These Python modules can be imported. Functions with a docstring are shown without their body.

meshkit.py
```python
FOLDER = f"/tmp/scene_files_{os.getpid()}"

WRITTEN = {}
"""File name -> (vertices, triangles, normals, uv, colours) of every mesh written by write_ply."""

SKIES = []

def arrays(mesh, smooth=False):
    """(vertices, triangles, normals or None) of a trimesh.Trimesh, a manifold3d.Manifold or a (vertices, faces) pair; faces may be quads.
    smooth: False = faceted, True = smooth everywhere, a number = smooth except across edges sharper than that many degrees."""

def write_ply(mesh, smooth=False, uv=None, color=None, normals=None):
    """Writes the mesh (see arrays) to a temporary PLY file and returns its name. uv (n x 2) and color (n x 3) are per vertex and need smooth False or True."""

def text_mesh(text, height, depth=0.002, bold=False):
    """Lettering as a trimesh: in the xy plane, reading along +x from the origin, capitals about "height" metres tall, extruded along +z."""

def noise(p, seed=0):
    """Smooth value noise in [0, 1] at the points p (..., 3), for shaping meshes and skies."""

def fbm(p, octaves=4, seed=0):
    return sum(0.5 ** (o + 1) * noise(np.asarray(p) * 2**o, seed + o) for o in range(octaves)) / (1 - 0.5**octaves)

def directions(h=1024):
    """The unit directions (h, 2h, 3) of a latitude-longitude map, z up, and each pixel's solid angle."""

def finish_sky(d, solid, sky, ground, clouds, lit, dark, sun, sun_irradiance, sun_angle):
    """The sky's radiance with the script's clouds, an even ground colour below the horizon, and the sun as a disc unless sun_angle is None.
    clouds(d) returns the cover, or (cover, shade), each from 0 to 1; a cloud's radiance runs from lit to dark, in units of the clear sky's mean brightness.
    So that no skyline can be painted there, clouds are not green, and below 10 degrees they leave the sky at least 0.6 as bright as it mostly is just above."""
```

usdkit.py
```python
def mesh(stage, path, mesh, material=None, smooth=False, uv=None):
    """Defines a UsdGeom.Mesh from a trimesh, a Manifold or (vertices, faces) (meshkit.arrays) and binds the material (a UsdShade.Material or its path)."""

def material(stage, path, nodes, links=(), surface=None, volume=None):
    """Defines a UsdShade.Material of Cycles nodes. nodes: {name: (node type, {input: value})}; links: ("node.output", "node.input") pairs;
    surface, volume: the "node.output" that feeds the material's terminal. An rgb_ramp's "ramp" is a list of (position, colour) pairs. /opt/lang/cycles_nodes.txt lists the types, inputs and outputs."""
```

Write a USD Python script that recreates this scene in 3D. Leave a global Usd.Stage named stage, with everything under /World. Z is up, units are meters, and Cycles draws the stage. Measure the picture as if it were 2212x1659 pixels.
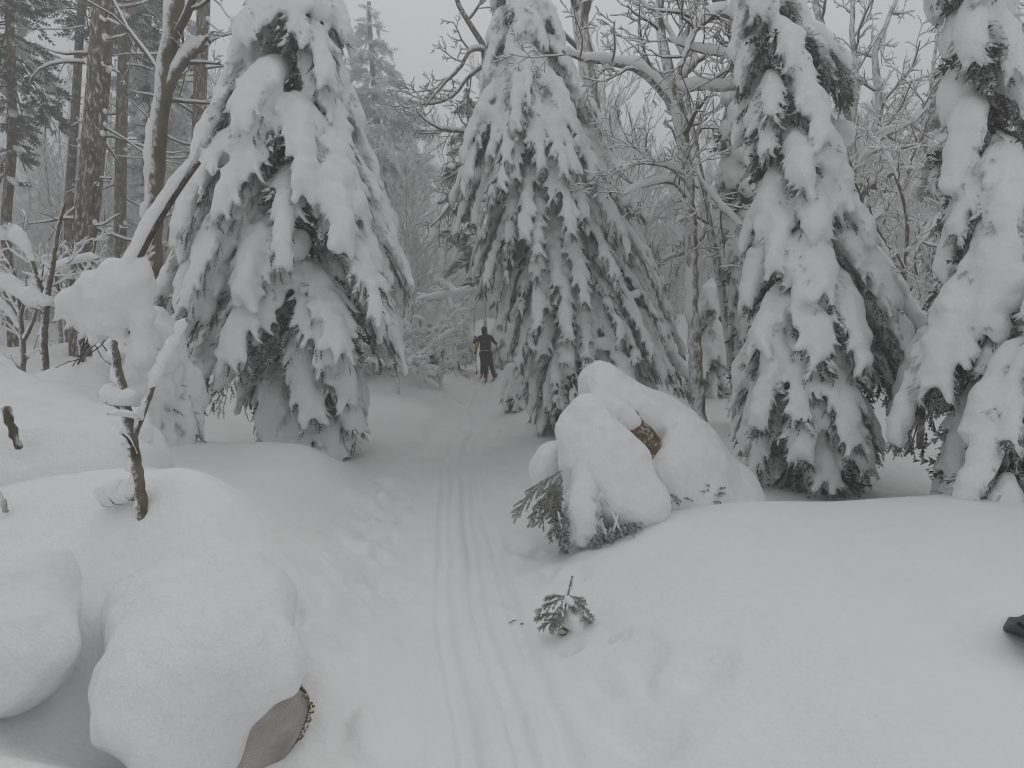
import math
import numpy as np
import trimesh
import manifold3d
from scipy import ndimage
from pxr import Usd, UsdGeom, UsdLux, UsdShade, Gf, Sdf, Vt
import usdkit
import meshkit

stage = Usd.Stage.CreateInMemory()
UsdGeom.SetStageUpAxis(stage, 'Z')
UsdGeom.SetStageMetersPerUnit(stage, 1.0)
UsdGeom.Xform.Define(stage, '/World')

# ------------------------------------------------------------------ camera, sky, sun, exposure
CAM_H, FOCAL, HORIZON = 1.65, 1250.0, 735.0          # focal in pixels of a 2212 x 1659 picture
PITCH = math.atan((829.5 - HORIZON) / FOCAL)
EXPOSURE = 0.0
SUN_ELEV, SUN_AZ = math.radians(55), math.radians(20)
SKY_STRENGTH, SUN_INT = 0.1, 0.12
HAZE = 0.021

cam = UsdGeom.Camera.Define(stage, '/World/camera')
cam.CreateHorizontalApertureAttr(36.0)
cam.CreateVerticalApertureAttr(27.0)
cam.CreateFocalLengthAttr(36.0 * FOCAL / 2212)
cam.CreateClippingRangeAttr(Gf.Vec2f(0.05, 1000))
cam.CreateExposureAttr(EXPOSURE)
cam.AddTranslateOp().Set(Gf.Vec3d(0, 0, CAM_H))
cam.AddRotateXOp().Set(90 - math.degrees(PITCH))

M = lambda name, nodes, links=(), surface=None, volume=None: usdkit.material(stage, '/World/Looks/' + name, nodes, links, surface, volume)

CLOUD = 7.0
sky = M('overcast_sky', {
    'sky': ('sky_texture', {'sky_type': 'single_scattering', 'sun_disc': False, 'sun_elevation': SUN_ELEV, 'sun_rotation': SUN_AZ}),
    'tc': ('texture_coordinate', {}),
    'n': ('noise_texture', {'scale': 1.6, 'detail': 4.0}),
    'ramp': ('rgb_ramp', {'ramp': [(0.3, (0.97 * CLOUD, 0.98 * CLOUD, 0.99 * CLOUD)), (0.7, (1.06 * CLOUD, 1.07 * CLOUD, 1.085 * CLOUD))]}),
    'mx': ('mix', {'fac': 0.94}),
    'bg': ('background_shader', {'strength': SKY_STRENGTH})},
    [('tc.generated', 'n.vector'), ('n.fac', 'ramp.fac'), ('sky.color', 'mx.color1'), ('ramp.color', 'mx.color2'), ('mx.color', 'bg.color')],
    surface='bg.background')
dome = UsdLux.DomeLight.Define(stage, '/World/sky')
UsdShade.MaterialBindingAPI.Apply(dome.GetPrim()).Bind(sky)
sun = UsdLux.DistantLight.Define(stage, '/World/sun')
sun.CreateNormalizeAttr(True)
sun.CreateIntensityAttr(SUN_INT)
sun.CreateAngleAttr(40.0)
sun.CreateColorAttr(Gf.Vec3f(1.0, 0.97, 0.93))
sun.AddRotateZOp().Set(-math.degrees(SUN_AZ))
sun.AddRotateXOp().Set(-(90 - math.degrees(SUN_ELEV)))

# ------------------------------------------------------------------ pixel -> place
_c, _s = math.cos(PITCH), math.sin(PITCH)
def ray(px, py):
    u, v = (px - 1106) / FOCAL, (829.5 - py) / FOCAL
    return np.array([u, _c + v * _s, -_s + v * _c])
def at(px, py, depth):
    d = ray(px, py)
    return np.array([0, 0, CAM_H]) + d * (depth / d[1])
def px_m(n, depth):
    return n * depth / FOCAL

# ------------------------------------------------------------------ writing prims
_names = {}
def numbered(parent, name):
    k = _names.get((parent, name), 0)
    _names[(parent, name)] = k + 1
    return f'{parent}/{name}' if k == 0 else f'{parent}/{name}_{k:03d}'
def tag(prim, label=None, cat=None, group=None, kind=None):
    prim = prim.GetPrim() if hasattr(prim, 'GetPrim') else prim
    for k, v in (('label', label), ('category', cat), ('group', group), ('kind', kind)):
        if v:
            prim.SetCustomDataByKey(k, v)
    return prim
def thing(name, label, cat, loc=(0, 0, 0), group=None, rotz=0, scale=1.0):
    x = UsdGeom.Xform.Define(stage, numbered('/World', name))
    x.AddTranslateOp().Set(Gf.Vec3d(*map(float, loc)))
    if rotz:
        x.AddRotateZOp().Set(float(rotz))
    if scale != 1.0:
        x.AddScaleOp().Set(Gf.Vec3f(scale, scale, scale))
    tag(x, label, cat, group)
    return x
def vnormals(v, f):
    fn = np.cross(v[f[:, 1]] - v[f[:, 0]], v[f[:, 2]] - v[f[:, 0]])
    n = np.zeros_like(v)
    for k in range(3):
        for c in range(3):
            n[:, c] += np.bincount(f[:, k], fn[:, c], len(v))
    return n / np.maximum(np.linalg.norm(n, axis=1, keepdims=True), 1e-12)
def put(name, vf, mat, parent=None, smooth=True, normals=None, loc=None, **tags):
    """One Mesh prim. vf is in world space; when parent is a thing placed at loc, pass loc to make it local."""
    v, f = np.asarray(vf[0], np.float64), np.asarray(vf[1], np.int32)
    if loc is not None:
        v = v - np.asarray(loc)
    base = '/World' if parent is None else str(parent.GetPath())
    m = UsdGeom.Mesh.Define(stage, numbered(base, name))
    m.CreatePointsAttr(Vt.Vec3fArray.FromNumpy(v.astype(np.float32)))
    m.CreateFaceVertexCountsAttr(Vt.IntArray.FromNumpy(np.full(len(f), 3, np.int32)))
    m.CreateFaceVertexIndicesAttr(Vt.IntArray.FromNumpy(f.ravel()))
    m.CreateSubdivisionSchemeAttr('none')
    if smooth:
        n = vnormals(v, f) if normals is None else normals
        m.CreateNormalsAttr(Vt.Vec3fArray.FromNumpy(n.astype(np.float32)))
        m.SetNormalsInterpolation('vertex')
    UsdShade.MaterialBindingAPI.Apply(m.GetPrim()).Bind(mat)
    tag(m, tags.get('label'), tags.get('cat'), tags.get('group'), tags.get('kind'))
    return m
def join(parts):
    vs, fs, n = [], [], 0
    for v, f in parts:
        vs.append(v); fs.append(np.asarray(f) + n); n += len(v)
    return (np.vstack(vs), np.vstack(fs)) if vs else (np.zeros((0, 3)), np.zeros((0, 3), int))
def tm(mesh):
    return np.array(mesh.vertices), np.array(mesh.faces)

# ------------------------------------------------------------------ materials
def snow_material(name, tone=(0.885, 0.885, 0.885), fine=70.0, amount=0.8):
    return M(name, {
        'g': ('geometry', {}),
        'n1': ('noise_texture', {'scale': fine, 'detail': 3.0, 'roughness': 0.6}),
        'n2': ('noise_texture', {'scale': 9.0, 'detail': 3.0}),
        'add': ('math', {'math_type': 'multiply_add', 'value2': 2.2}),
        'b': ('bump', {'strength': amount, 'distance': 0.012}),
        'cn': ('noise_texture', {'scale': 2.3, 'detail': 4.0}),
        'cr': ('rgb_ramp', {'ramp': [(0.3, tuple(0.965 * t for t in tone)), (0.7, tone)]}),
        'p': ('principled_bsdf', {'roughness': 0.75, 'specular_ior_level': 0.18})},
        [('g.position', 'n1.vector'), ('g.position', 'n2.vector'), ('g.position', 'cn.vector'), ('cn.fac', 'cr.fac'), ('cr.color', 'p.base_color'),
         ('n2.fac', 'add.value1'), ('n1.fac', 'add.value3'), ('add.value', 'b.height'), ('b.normal', 'p.normal')], surface='p.BSDF')
snow_m = snow_material('fallen_snow')
ground_m = snow_material('ground_snow', fine=38.0, amount=0.6)

def frosted(name, colours, frost=0.5, scale=30.0, up=0.5, leaf=False, white=(0.74, 0.75, 0.76), stretch=(1, 1, 1), side=(0, 0, 1)):
    """A dark surface with rime: frost lies in noisy patches, more on faces turned towards 'side'."""
    nodes = {
        'g': ('geometry', {}),
        'mp': ('mapping', {'scale': stretch}),
        'n': ('noise_texture', {'scale': scale, 'detail': 5.0, 'roughness': 0.65}),
        'n2': ('noise_texture', {'scale': scale * 0.35, 'detail': 4.0}),
        'r': ('rgb_ramp', {'ramp': [(0.3, colours[0]), (0.5, colours[1]), (0.7, colours[2])]}),
        'd': ('vector_math', {'math_type': 'dot_product', 'vector2': side}),
        'k': ('math', {'math_type': 'multiply_add', 'value2': up}),
        'mr': ('map_range', {'from_min': 1.0 - frost - 0.1, 'from_max': 1.0 - frost + 0.12, 'clamp': True}),
        'mx': ('mix', {'color2': white}),
        'b': ('bump', {'strength': 0.6, 'distance': 0.01}),
        'p': ('principled_bsdf', {'roughness': 0.85, 'specular_ior_level': 0.2})}
    links = [('g.position', 'mp.vector'), ('mp.vector', 'n.vector'), ('mp.vector', 'n2.vector'), ('n2.fac', 'r.fac'), ('g.normal', 'd.vector1'),
             ('d.value', 'k.value1'), ('n.fac', 'k.value3'), ('k.value', 'mr.value'), ('mr.result', 'mx.fac'), ('r.color', 'mx.color1'), ('mx.color', 'p.base_color'),
             ('n.fac', 'b.height'), ('b.normal', 'p.normal')]
    surf = 'p.BSDF'
    if leaf:
        nodes['t'] = ('translucent_bsdf', {}); nodes['mc'] = ('mix_closure', {'fac': 0.2})
        links += [('mx.color', 't.color'), ('p.BSDF', 'mc.closure1'), ('t.BSDF', 'mc.closure2')]; surf = 'mc.closure'
    return M(name, nodes, links, surface=surf)
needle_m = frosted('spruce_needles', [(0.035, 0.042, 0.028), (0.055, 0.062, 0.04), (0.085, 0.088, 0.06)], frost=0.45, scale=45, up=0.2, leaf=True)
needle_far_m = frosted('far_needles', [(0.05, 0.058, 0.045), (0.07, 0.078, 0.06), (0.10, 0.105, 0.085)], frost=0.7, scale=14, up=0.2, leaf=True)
bark_m = frosted('spruce_bark', [(0.06, 0.049, 0.039), (0.11, 0.09, 0.07), (0.165, 0.135, 0.105)], frost=0.4, scale=22, up=0.12, stretch=(1, 1, 0.35))
beech_m = frosted('beech_bark', [(0.075, 0.065, 0.05), (0.13, 0.115, 0.09), (0.19, 0.17, 0.135)], frost=0.47, scale=14, up=0.16, stretch=(1, 1, 0.5), side=(-0.8, -0.3, 0.3))
rime_m = frosted('rimed_bark', [(0.075, 0.06, 0.043), (0.13, 0.108, 0.075), (0.19, 0.16, 0.12)], frost=0.52, scale=16, up=0.42, stretch=(1, 1, 0.6), side=(-0.9, -0.1, 0.2))
twig_m = frosted('twig_bark', [(0.05, 0.042, 0.035), (0.075, 0.062, 0.05), (0.11, 0.092, 0.075)], frost=0.36, scale=40, up=0.15)
sprig_m = frosted('green_sprig', [(0.12, 0.13, 0.075), (0.18, 0.19, 0.12), (0.26, 0.265, 0.18)], frost=0.46, scale=90, up=0.2, leaf=True)
log_m = frosted('log_bark', [(0.05, 0.034, 0.022), (0.12, 0.08, 0.05), (0.2, 0.14, 0.09)], frost=0.34, scale=30, up=0.1)

# ------------------------------------------------------------------ tubes
def tube(pts, radii, sides=6, cap=True, flat=None):
    p = np.asarray(pts, float)
    r = np.broadcast_to(np.asarray(radii, float), (len(p),))
    t = np.gradient(p, axis=0)
    t /= np.linalg.norm(t, axis=1, keepdims=True) + 1e-12
    ref = np.array([0, 0, 1.0]) if abs(t[len(t) // 2, 2]) < 0.9 else np.array([1.0, 0, 0])
    a = np.cross(t, ref)
    bad = np.linalg.norm(a, axis=1) < 0.05
    a[bad] = np.cross(t[bad], [0.3, 1, 0.2])
    a /= np.linalg.norm(a, axis=1, keepdims=True) + 1e-12
    b = np.cross(t, a)
    ang = np.arange(sides) * 2 * np.pi / sides
    v = p[:, None] + r[:, None, None] * (np.cos(ang)[None, :, None] * a[:, None] + np.sin(ang)[None, :, None] * b[:, None])
    n = len(p)
    i, j = np.meshgrid(np.arange(n - 1), np.arange(sides), indexing='ij')
    q = np.stack([i * sides + j, (i + 1) * sides + j, (i + 1) * sides + (j + 1) % sides, i * sides + (j + 1) % sides], -1).reshape(-1, 4)
    f = np.vstack([q[:, [0, 1, 2]], q[:, [0, 2, 3]]])
    v = v.reshape(-1, 3)
    if cap:
        m = len(v)
        v = np.vstack([v, p[:1] - t[:1] * r[0] * 0.4, p[-1:] + t[-1:] * r[-1] * 0.6])
        k = np.arange(sides)
        f = np.vstack([f, np.stack([np.full(sides, m), k, (k + 1) % sides], 1), np.stack([np.full(sides, m + 1), (n - 1) * sides + (k + 1) % sides, (n - 1) * sides + k], 1)])
    return v, f
def smooth_path(pts, n=24):
    p = np.asarray(pts, float)
    if len(p) == 2:
        return p[0] + np.linspace(0, 1, n)[:, None] * (p[1] - p[0])
    d = np.r_[0, np.cumsum(np.linalg.norm(np.diff(p, axis=0), axis=1))]
    from scipy.interpolate import PchipInterpolator
    return PchipInterpolator(d, p)(np.linspace(0, d[-1], n))
def snow_strip(pts, radii, rng, load=1.0, extra=0.006, sides=6, steep=0.5):
    """Snow lying along the upper side of a limb: thick where it is level, gone where it is steep."""
    p = np.asarray(pts, float)
    r = np.broadcast_to(np.asarray(radii, float), (len(p),))
    t = np.gradient(p, axis=0)
    t /= np.linalg.norm(t, axis=1, keepdims=True) + 1e-12
    lev = np.clip((np.sqrt(t[:, 0] ** 2 + t[:, 1] ** 2) - steep) / (1 - steep), 0, 1) ** 0.6
    if lev.max() < 0.05 or len(p) < 3:
        return None
    w = 0.65 + 0.7 * ndimage.gaussian_filter1d(rng.random(len(p)), 1.0)
    rs = (r * 0.85 + extra) * load * lev * w
    rs[0] *= 0.5; rs[-1] *= 0.4
    up = np.stack([-t[:, 0] * t[:, 2], -t[:, 1] * t[:, 2], 1 - t[:, 2] ** 2], 1)
    q = p + up * (r * 0.55 + rs * 0.55)[:, None] * (lev > 0.02)[:, None]
    return tube(q, np.maximum(rs, 1e-4), sides)

# ------------------------------------------------------------------ snow as a field of merged capsules
class Field:
    def __init__(self, lo, hi, h):
        self.h, self.o = h, np.asarray(lo, float)
        self.n = np.ceil((np.asarray(hi) - self.o) / h).astype(int) + 1
        self.f = np.full(self.n, 0.3, np.float32)
        self.own = np.zeros(self.n, np.int16)
        self.ax = [(self.o[k] + np.arange(self.n[k]) * h).astype(np.float32) for k in range(3)]
    def capsule(self, a, b, ra, rb, k=0.05, owner=0, squash=None):
        a, b = np.asarray(a, np.float32), np.asarray(b, np.float32)
        pad = max(ra, rb) + k + 2 * self.h
        i0 = np.maximum(np.floor((np.minimum(a, b) - pad - self.o) / self.h).astype(int), 0)
        i1 = np.minimum(np.ceil((np.maximum(a, b) + pad - self.o) / self.h).astype(int) + 1, self.n)
        if (i1 <= i0).any():
            return
        X = self.ax[0][i0[0]:i1[0], None, None] - a[0]
        Y = self.ax[1][None, i0[1]:i1[1], None] - a[1]
        Z = self.ax[2][None, None, i0[2]:i1[2]] - a[2]
        d = b - a
        t = np.clip((X * d[0] + Y * d[1] + Z * d[2]) / max(float(d @ d), 1e-9), 0, 1)
        dist = np.sqrt((X - t * d[0]) ** 2 + (Y - t * d[1]) ** 2 + (Z - t * d[2]) ** 2) - (ra + (rb - ra) * t)
        s = np.s_[i0[0]:i1[0], i0[1]:i1[1], i0[2]:i1[2]]
        f = self.f[s]
        near = dist < f
        self.own[s][near] = owner
        hh = np.maximum(k - np.abs(f - dist), 0) / k
        self.f[s] = np.minimum(f, dist) - hh * hh * (k * 0.25)
    def chain(self, pts, radii, k=0.05, owner=0):
        r = np.broadcast_to(np.asarray(radii, float), (len(pts),))
        for a, b, ra, rb in zip(pts[:-1], pts[1:], r[:-1], r[1:]):
            self.capsule(a, b, ra, rb, k, owner)
    def roughen(self, amps, seed):
        rng = np.random.default_rng(seed)
        for size, amp in amps:
            g = ndimage.gaussian_filter(rng.standard_normal(np.maximum((self.n * self.h / size * 2).astype(int) + 4, 4)).astype(np.float32), 0.8)
            g /= g.std()
            z = ndimage.zoom(g, self.n / (np.array(g.shape) - 1.0), order=1)
            z = z[:self.n[0], :self.n[1], :self.n[2]]
            pad = [(0, max(0, self.n[k] - z.shape[k])) for k in range(3)]
            self.f += amp * np.pad(z, pad, mode='edge')
    def mesh(self):
        F = self.f
        F[0] = F[-1] = 0.3; F[:, 0] = F[:, -1] = 0.3; F[:, :, 0] = F[:, :, -1] = 0.3
        s = F < 0
        c = np.zeros(np.array(F.shape) - 1, np.uint8)
        off = [(a, b, d) for a in (0, 1) for b in (0, 1) for d in (0, 1)]
        N = c.shape
        for a, b, d in off:
            c += s[a:a + N[0], b:b + N[1], d:d + N[2]]
        idx = np.argwhere((c > 0) & (c < 8))
        V = np.stack([F[idx[:, 0] + a, idx[:, 1] + b, idx[:, 2] + d] for a, b, d in off], 1)
        pos, cnt = np.zeros((len(idx), 3)), np.zeros(len(idx))
        for i in range(8):
            for j in range(i + 1, 8):
                if sum(x != y for x, y in zip(off[i], off[j])) != 1:
                    continue
                m = (V[:, i] < 0) != (V[:, j] < 0)
                t = V[m, i] / (V[m, i] - V[m, j])
                oi, oj = np.array(off[i], float), np.array(off[j], float)
                pos[m] += oi + t[:, None] * (oj - oi)
                cnt[m] += 1
        v = self.o + (idx + pos / cnt[:, None]) * self.h
        own = self.own[idx[:, 0], idx[:, 1], idx[:, 2]]
        vid = np.full(N, -1, np.int32)
        vid[idx[:, 0], idx[:, 1], idx[:, 2]] = np.arange(len(idx))
        quads = []
        for ax in range(3):
            u, w = [(1, 2), (2, 0), (0, 1)][ax]
            sl0, sl1 = [slice(None)] * 3, [slice(None)] * 3
            sl0[ax], sl1[ax] = slice(0, -1), slice(1, None)
            ch = s[tuple(sl0)] != s[tuple(sl1)]
            e = np.argwhere(ch)
            e = e[(e[:, u] > 0) & (e[:, w] > 0) & (e[:, u] < F.shape[u] - 1) & (e[:, w] < F.shape[w] - 1)]
            inside = s[e[:, 0], e[:, 1], e[:, 2]]
            def cell(du, dw):
                q = e.copy(); q[:, u] -= du; q[:, w] -= dw
                return vid[q[:, 0], q[:, 1], q[:, 2]]
            q = np.stack([cell(1, 1), cell(0, 1), cell(0, 0), cell(1, 0)], 1)
            q[~inside] = q[~inside][:, ::-1]
            quads.append(q)
        q = np.vstack(quads)
        q = q[(q >= 0).all(1)]
        f = np.vstack([q[:, [0, 1, 2]], q[:, [0, 2, 3]]])
        return v, f, own
def split_owned(v, f, own, ids):
    """Cuts one merged snow surface into a piece per owner, keeping the shared normals."""
    n = vnormals(v, f)
    fo = own[f[:, 0]]
    order = np.argsort(fo, kind='stable')
    fo_s = fo[order]
    out = {}
    for i in ids:
        a, b = np.searchsorted(fo_s, [i, i + 1])
        if b - a < 8:
            continue
        ff = f[order[a:b]]
        used, inv = np.unique(ff, return_inverse=True)
        out[i] = (v[used], inv.reshape(-1, 3), n[used])
    return out

# ------------------------------------------------------------------ needles: jagged blades placed along twigs
def blade_template(teeth=4):
    v, f = [], []
    for plane in range(2):
        y = np.linspace(0, 1, teeth + 1)
        base = len(v)
        for i, yy in enumerate(y):
            v.append((0, 0, yy))
        for i in range(teeth):
            w = 0.5 * (math.sin(math.pi * min(1, (i + 0.6) / teeth) ** 0.8) * 0.75 + 0.25)
            for sgn in (-1, 1):
                tip = (sgn * w, 0, y[i + 1] + 0.06) if plane == 0 else (0, sgn * w, y[i + 1] + 0.06)
                v.append(tip)
                f.append((base + i, base + i + 1, len(v) - 1) if sgn > 0 else (base + i + 1, base + i, len(v) - 1))
    return np.array(v, float), np.array(f)
BV, BF = blade_template()
BV1, BF1 = BV[:len(BV) // 2], BF[:len(BF) // 2]
def blades(base, vec, width, roll, BV=BV, BF=BF):
    """base, vec (n,3), width (n,) -> one mesh of n needled shoots."""
    base, vec = np.asarray(base), np.asarray(vec)
    L = np.linalg.norm(vec, axis=1, keepdims=True)
    t = vec / np.maximum(L, 1e-9)
    a = np.cross(t, [0.31, 0.2, 0.93]); a /= np.linalg.norm(a, axis=1, keepdims=True) + 1e-9
    b = np.cross(t, a)
    c, s = np.cos(roll)[:, None], np.sin(roll)[:, None]
    a, b = a * c + b * s, b * c - a * s
    w = np.asarray(width)[:, None]
    v = base[:, None] + BV[None, :, 0, None] * (a * w)[:, None] + BV[None, :, 1, None] * (b * w)[:, None] + BV[None, :, 2, None] * vec[:, None]
    f = BF[None] + (np.arange(len(base)) * len(BV))[:, None, None]
    return v.reshape(-1, 3), f.reshape(-1, 3)

# ------------------------------------------------------------------ terrain
TRAIL_PX = [(1085, 1659), (1040, 1450), (1015, 1300), (988, 1150), (980, 1050), (990, 980), (1010, 920), (1030, 870), (1045, 835)]
TRAIL = np.array([(lambda d: (d[0] / d[2] * -CAM_H, d[1] / d[2] * -CAM_H))(ray(x, y)) for x, y in TRAIL_PX])
TRAIL = np.vstack([[TRAIL[0, 0] + 0.04, -4], TRAIL, [-1.3, 24], [-2.5, 30], [-5, 40], [-9, 60]])
def sstep(x, a, b):
    t = np.clip((x - a) / (b - a), 0, 1)
    return t * t * (3 - 2 * t)
MOUNDS = []   # x, y, sx, sy, height
def mound(px, py, depth, sx, sy, h):
    p = at(px, py, depth)
    MOUNDS.append((p[0], depth, sx, sy, h))
mound(235, 1570, 2.2, 0.32, 0.3, -0.55)
mound(430, 1290, 2.7, 0.36, 0.3, 0.22)
mound(600, 1640, 2.05, 0.22, 0.22, -0.14)
mound(1280, 1180, 4.6, 0.5, 0.4, -0.10)
mound(1450, 1105, 4.9, 0.4, 0.35, -0.10)
mound(100, 1000, 3.6, 0.55, 0.6, 0.32)
mound(60, 900, 5.0, 0.9, 0.8, 0.35)
mound(560, 1010, 6.2, 0.8, 0.6, 0.12)
mound(620, 1000, 7.6, 0.5, 0.5, -0.10)
mound(930, 820, 17, 1.0, 1.2, 0.2)
mound(840, 820, 16, 1.1, 1.2, 0.3)
mound(1140, 870, 12.5, 0.5, 0.6, 0.25)
mound(2200, 1150, 4.2, 0.8, 0.6, 0.15)
mound(370, 1190, 3.1, 0.7, 0.65, 0.40)
mound(520, 1230, 3.0, 0.4, 0.45, 0.10)
mound(300, 800, 13, 3, 3, 0.6)
mound(60, 760, 14, 4, 4, 0.9)
mound(1850, 900, 14, 4, 3, 0.3)
_rng = np.random.default_rng(5)
PRINTS = []
for i in range(70):      # lumps and footprints along the left and right of the tracks
    yy = 2.2 + 15 * _rng.random() ** 1.4
    PRINTS.append((yy, (-1 if _rng.random() < 0.75 else 1) * _rng.uniform(0.42, 0.95), _rng.uniform(0.05, 0.12), _rng.uniform(0.06, 0.16), _rng.uniform(-0.10, 0.05), _rng.uniform(-0.5, 0.5)))
for i in range(34):      # boot and pole marks trodden beside the tracks
    PRINTS.append((1.8 + 9 * _rng.random() ** 1.2, _rng.choice([-1, -1, -1, 1]) * _rng.uniform(0.45, 0.8), 0.05, 0.11, -_rng.uniform(0.03, 0.07), _rng.normal(0, 0.3)))
HOLES = [(1520, 1495, 0.11, 0.07), (1325, 1378, 0.022, 0.08), (1352, 1380, 0.022, 0.07), (1100, 1255, 0.035, 0.06), (1425, 1590, 0.08, 0.07), (780, 1300, 0.03, 0.06), (805, 1175, 0.03, 0.05), (905, 1690, .05, .04), (1235, 1365, 0.05, 0.07), (480, 1190, 0.015, 0.06)]
HOLES = [((lambda d: (d[0] / d[2] * -(CAM_H - 0.1), d[1] / d[2] * -(CAM_H - 0.1)))(ray(a, b)), r, dp) for a, b, r, dp in HOLES]
def height(x, y):
    x, y = np.asarray(x, float), np.asarray(y, float)
    tx = np.interp(y, TRAIL[:, 1], TRAIL[:, 0])
    d = x - tx
    P = np.stack([x, y, 0 * x], -1)
    near = sstep(y, -3, 0)
    h = 0.38 * sstep(d, 0.25, 1.7) * (1 - sstep(y, 4.4 + 0.25 * np.sin(x * 1.7), 5.7))          # raised bank on the right, falling to a hollow
    h = h + 0.43 * sstep(-d, 0.68, 1.65) * (1 - sstep(y, 5.6 + 0.3 * np.sin(x * 2.1), 7.2))      # bank on the left
    h = h + 0.14 * sstep(np.abs(d), 0.5, 1.4) * sstep(y, 5, 8)
    far = sstep(np.hypot(x, y), 12, 60)
    h = h + far * (3.2 * (meshkit.noise(P / 14.0, 3) - 0.35) + 1.2 * meshkit.noise(P / 5.0, 4)) * sstep(np.abs(d), 0.8, 6)
    h = h + 0.42 * sstep(y, 10.5, 18.5) + 0.9 * sstep(y, 19.5, 27)
    for cx, cy, sx, sy, a in MOUNDS:
        h = h + a * np.exp(-0.5 * (((x - cx) / sx) ** 2 + ((y - cy) / sy) ** 2)) * sstep(np.abs(d), 0.2, 0.8)
    off = sstep(np.abs(d), 0.3, 1.0)
    h = h + (0.10 * (meshkit.noise(P / 0.9, 7) - 0.5) + 0.05 * (meshkit.noise(P / 0.35, 8) - 0.5) * (1 - sstep(np.abs(d), 0.9, 1.4))) * off
    h = h + 0.016 * (meshkit.noise(P / 0.12, 9) - 0.5) * (1 - sstep(np.abs(d), 0.7, 1.2))
    rub = np.exp(-((d + 0.74) / 0.2) ** 2) * sstep(y, 1.5, 3.5)
    h = h + rub * (0.10 * (meshkit.noise(P / 0.2, 12) - 0.5) + 0.05 * np.maximum(meshkit.noise(P / 0.085, 13) - 0.55, 0) * 2)
    h = h - 0.05 * (1 - sstep(np.abs(d + 0.12), 0.35, 0.75))                                   # trodden trench
    wob = 0.03 * np.sin(y * 1.3) + 0.015 * np.sin(y * 3.1)
    worn = 0.45 + 1.1 * meshkit.noise(np.stack([d * 3, y * 1.1, 0 * y], -1), 15)
    for g, w, dp in ((-0.13 + wob, 0.05, 0.042), (0.10 + wob, 0.05, 0.048), (0.29 + 0.6 * wob, 0.04, 0.018), (-0.36 - wob, 0.08, 0.008)):
        h = h - dp * worn * np.exp(-((d - g) / w) ** 6)
    h = h + 0.02 * np.exp(-((d - 0.36) / 0.05) ** 2) + 0.02 * np.exp(-((d + 0.02 - wob) / 0.04) ** 2)
    for yy, dd, sx, sy, a, rot in PRINTS:
        cx = np.interp(yy, TRAIL[:, 1], TRAIL[:, 0]) + dd
        m = (np.abs(y - yy) < 0.8) & (np.abs(x - cx) < 0.8)
        if m.any():
            u, v = x[m] - cx, y[m] - yy
            u, v = u * math.cos(rot) + v * math.sin(rot), v * math.cos(rot) - u * math.sin(rot)
            h[m] += a * np.exp(-((u / sx) ** 2 + (v / sy) ** 2) ** 1.5)
    for (cx, cy), r, dp in HOLES:
        h = h - dp * np.exp(-(((x - cx) ** 2 + (y - cy) ** 2) / r ** 2) ** 1.4)
    return h
def zat(x, y):
    return float(height(np.array([x]), np.array([y]))[0])
def ground_at(px, py, far=60.0):
    d = ray(px, py)
    ts = np.geomspace(0.8, far, 500)
    pts = np.array([0, 0, CAM_H]) + ts[:, None] * d
    below = pts[:, 2] < height(pts[:, 0], pts[:, 1])
    i = int(np.argmax(below)) if below.any() else len(ts) - 1
    return np.array([pts[i, 0], pts[i, 1], zat(pts[i, 0], pts[i, 1])])

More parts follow.
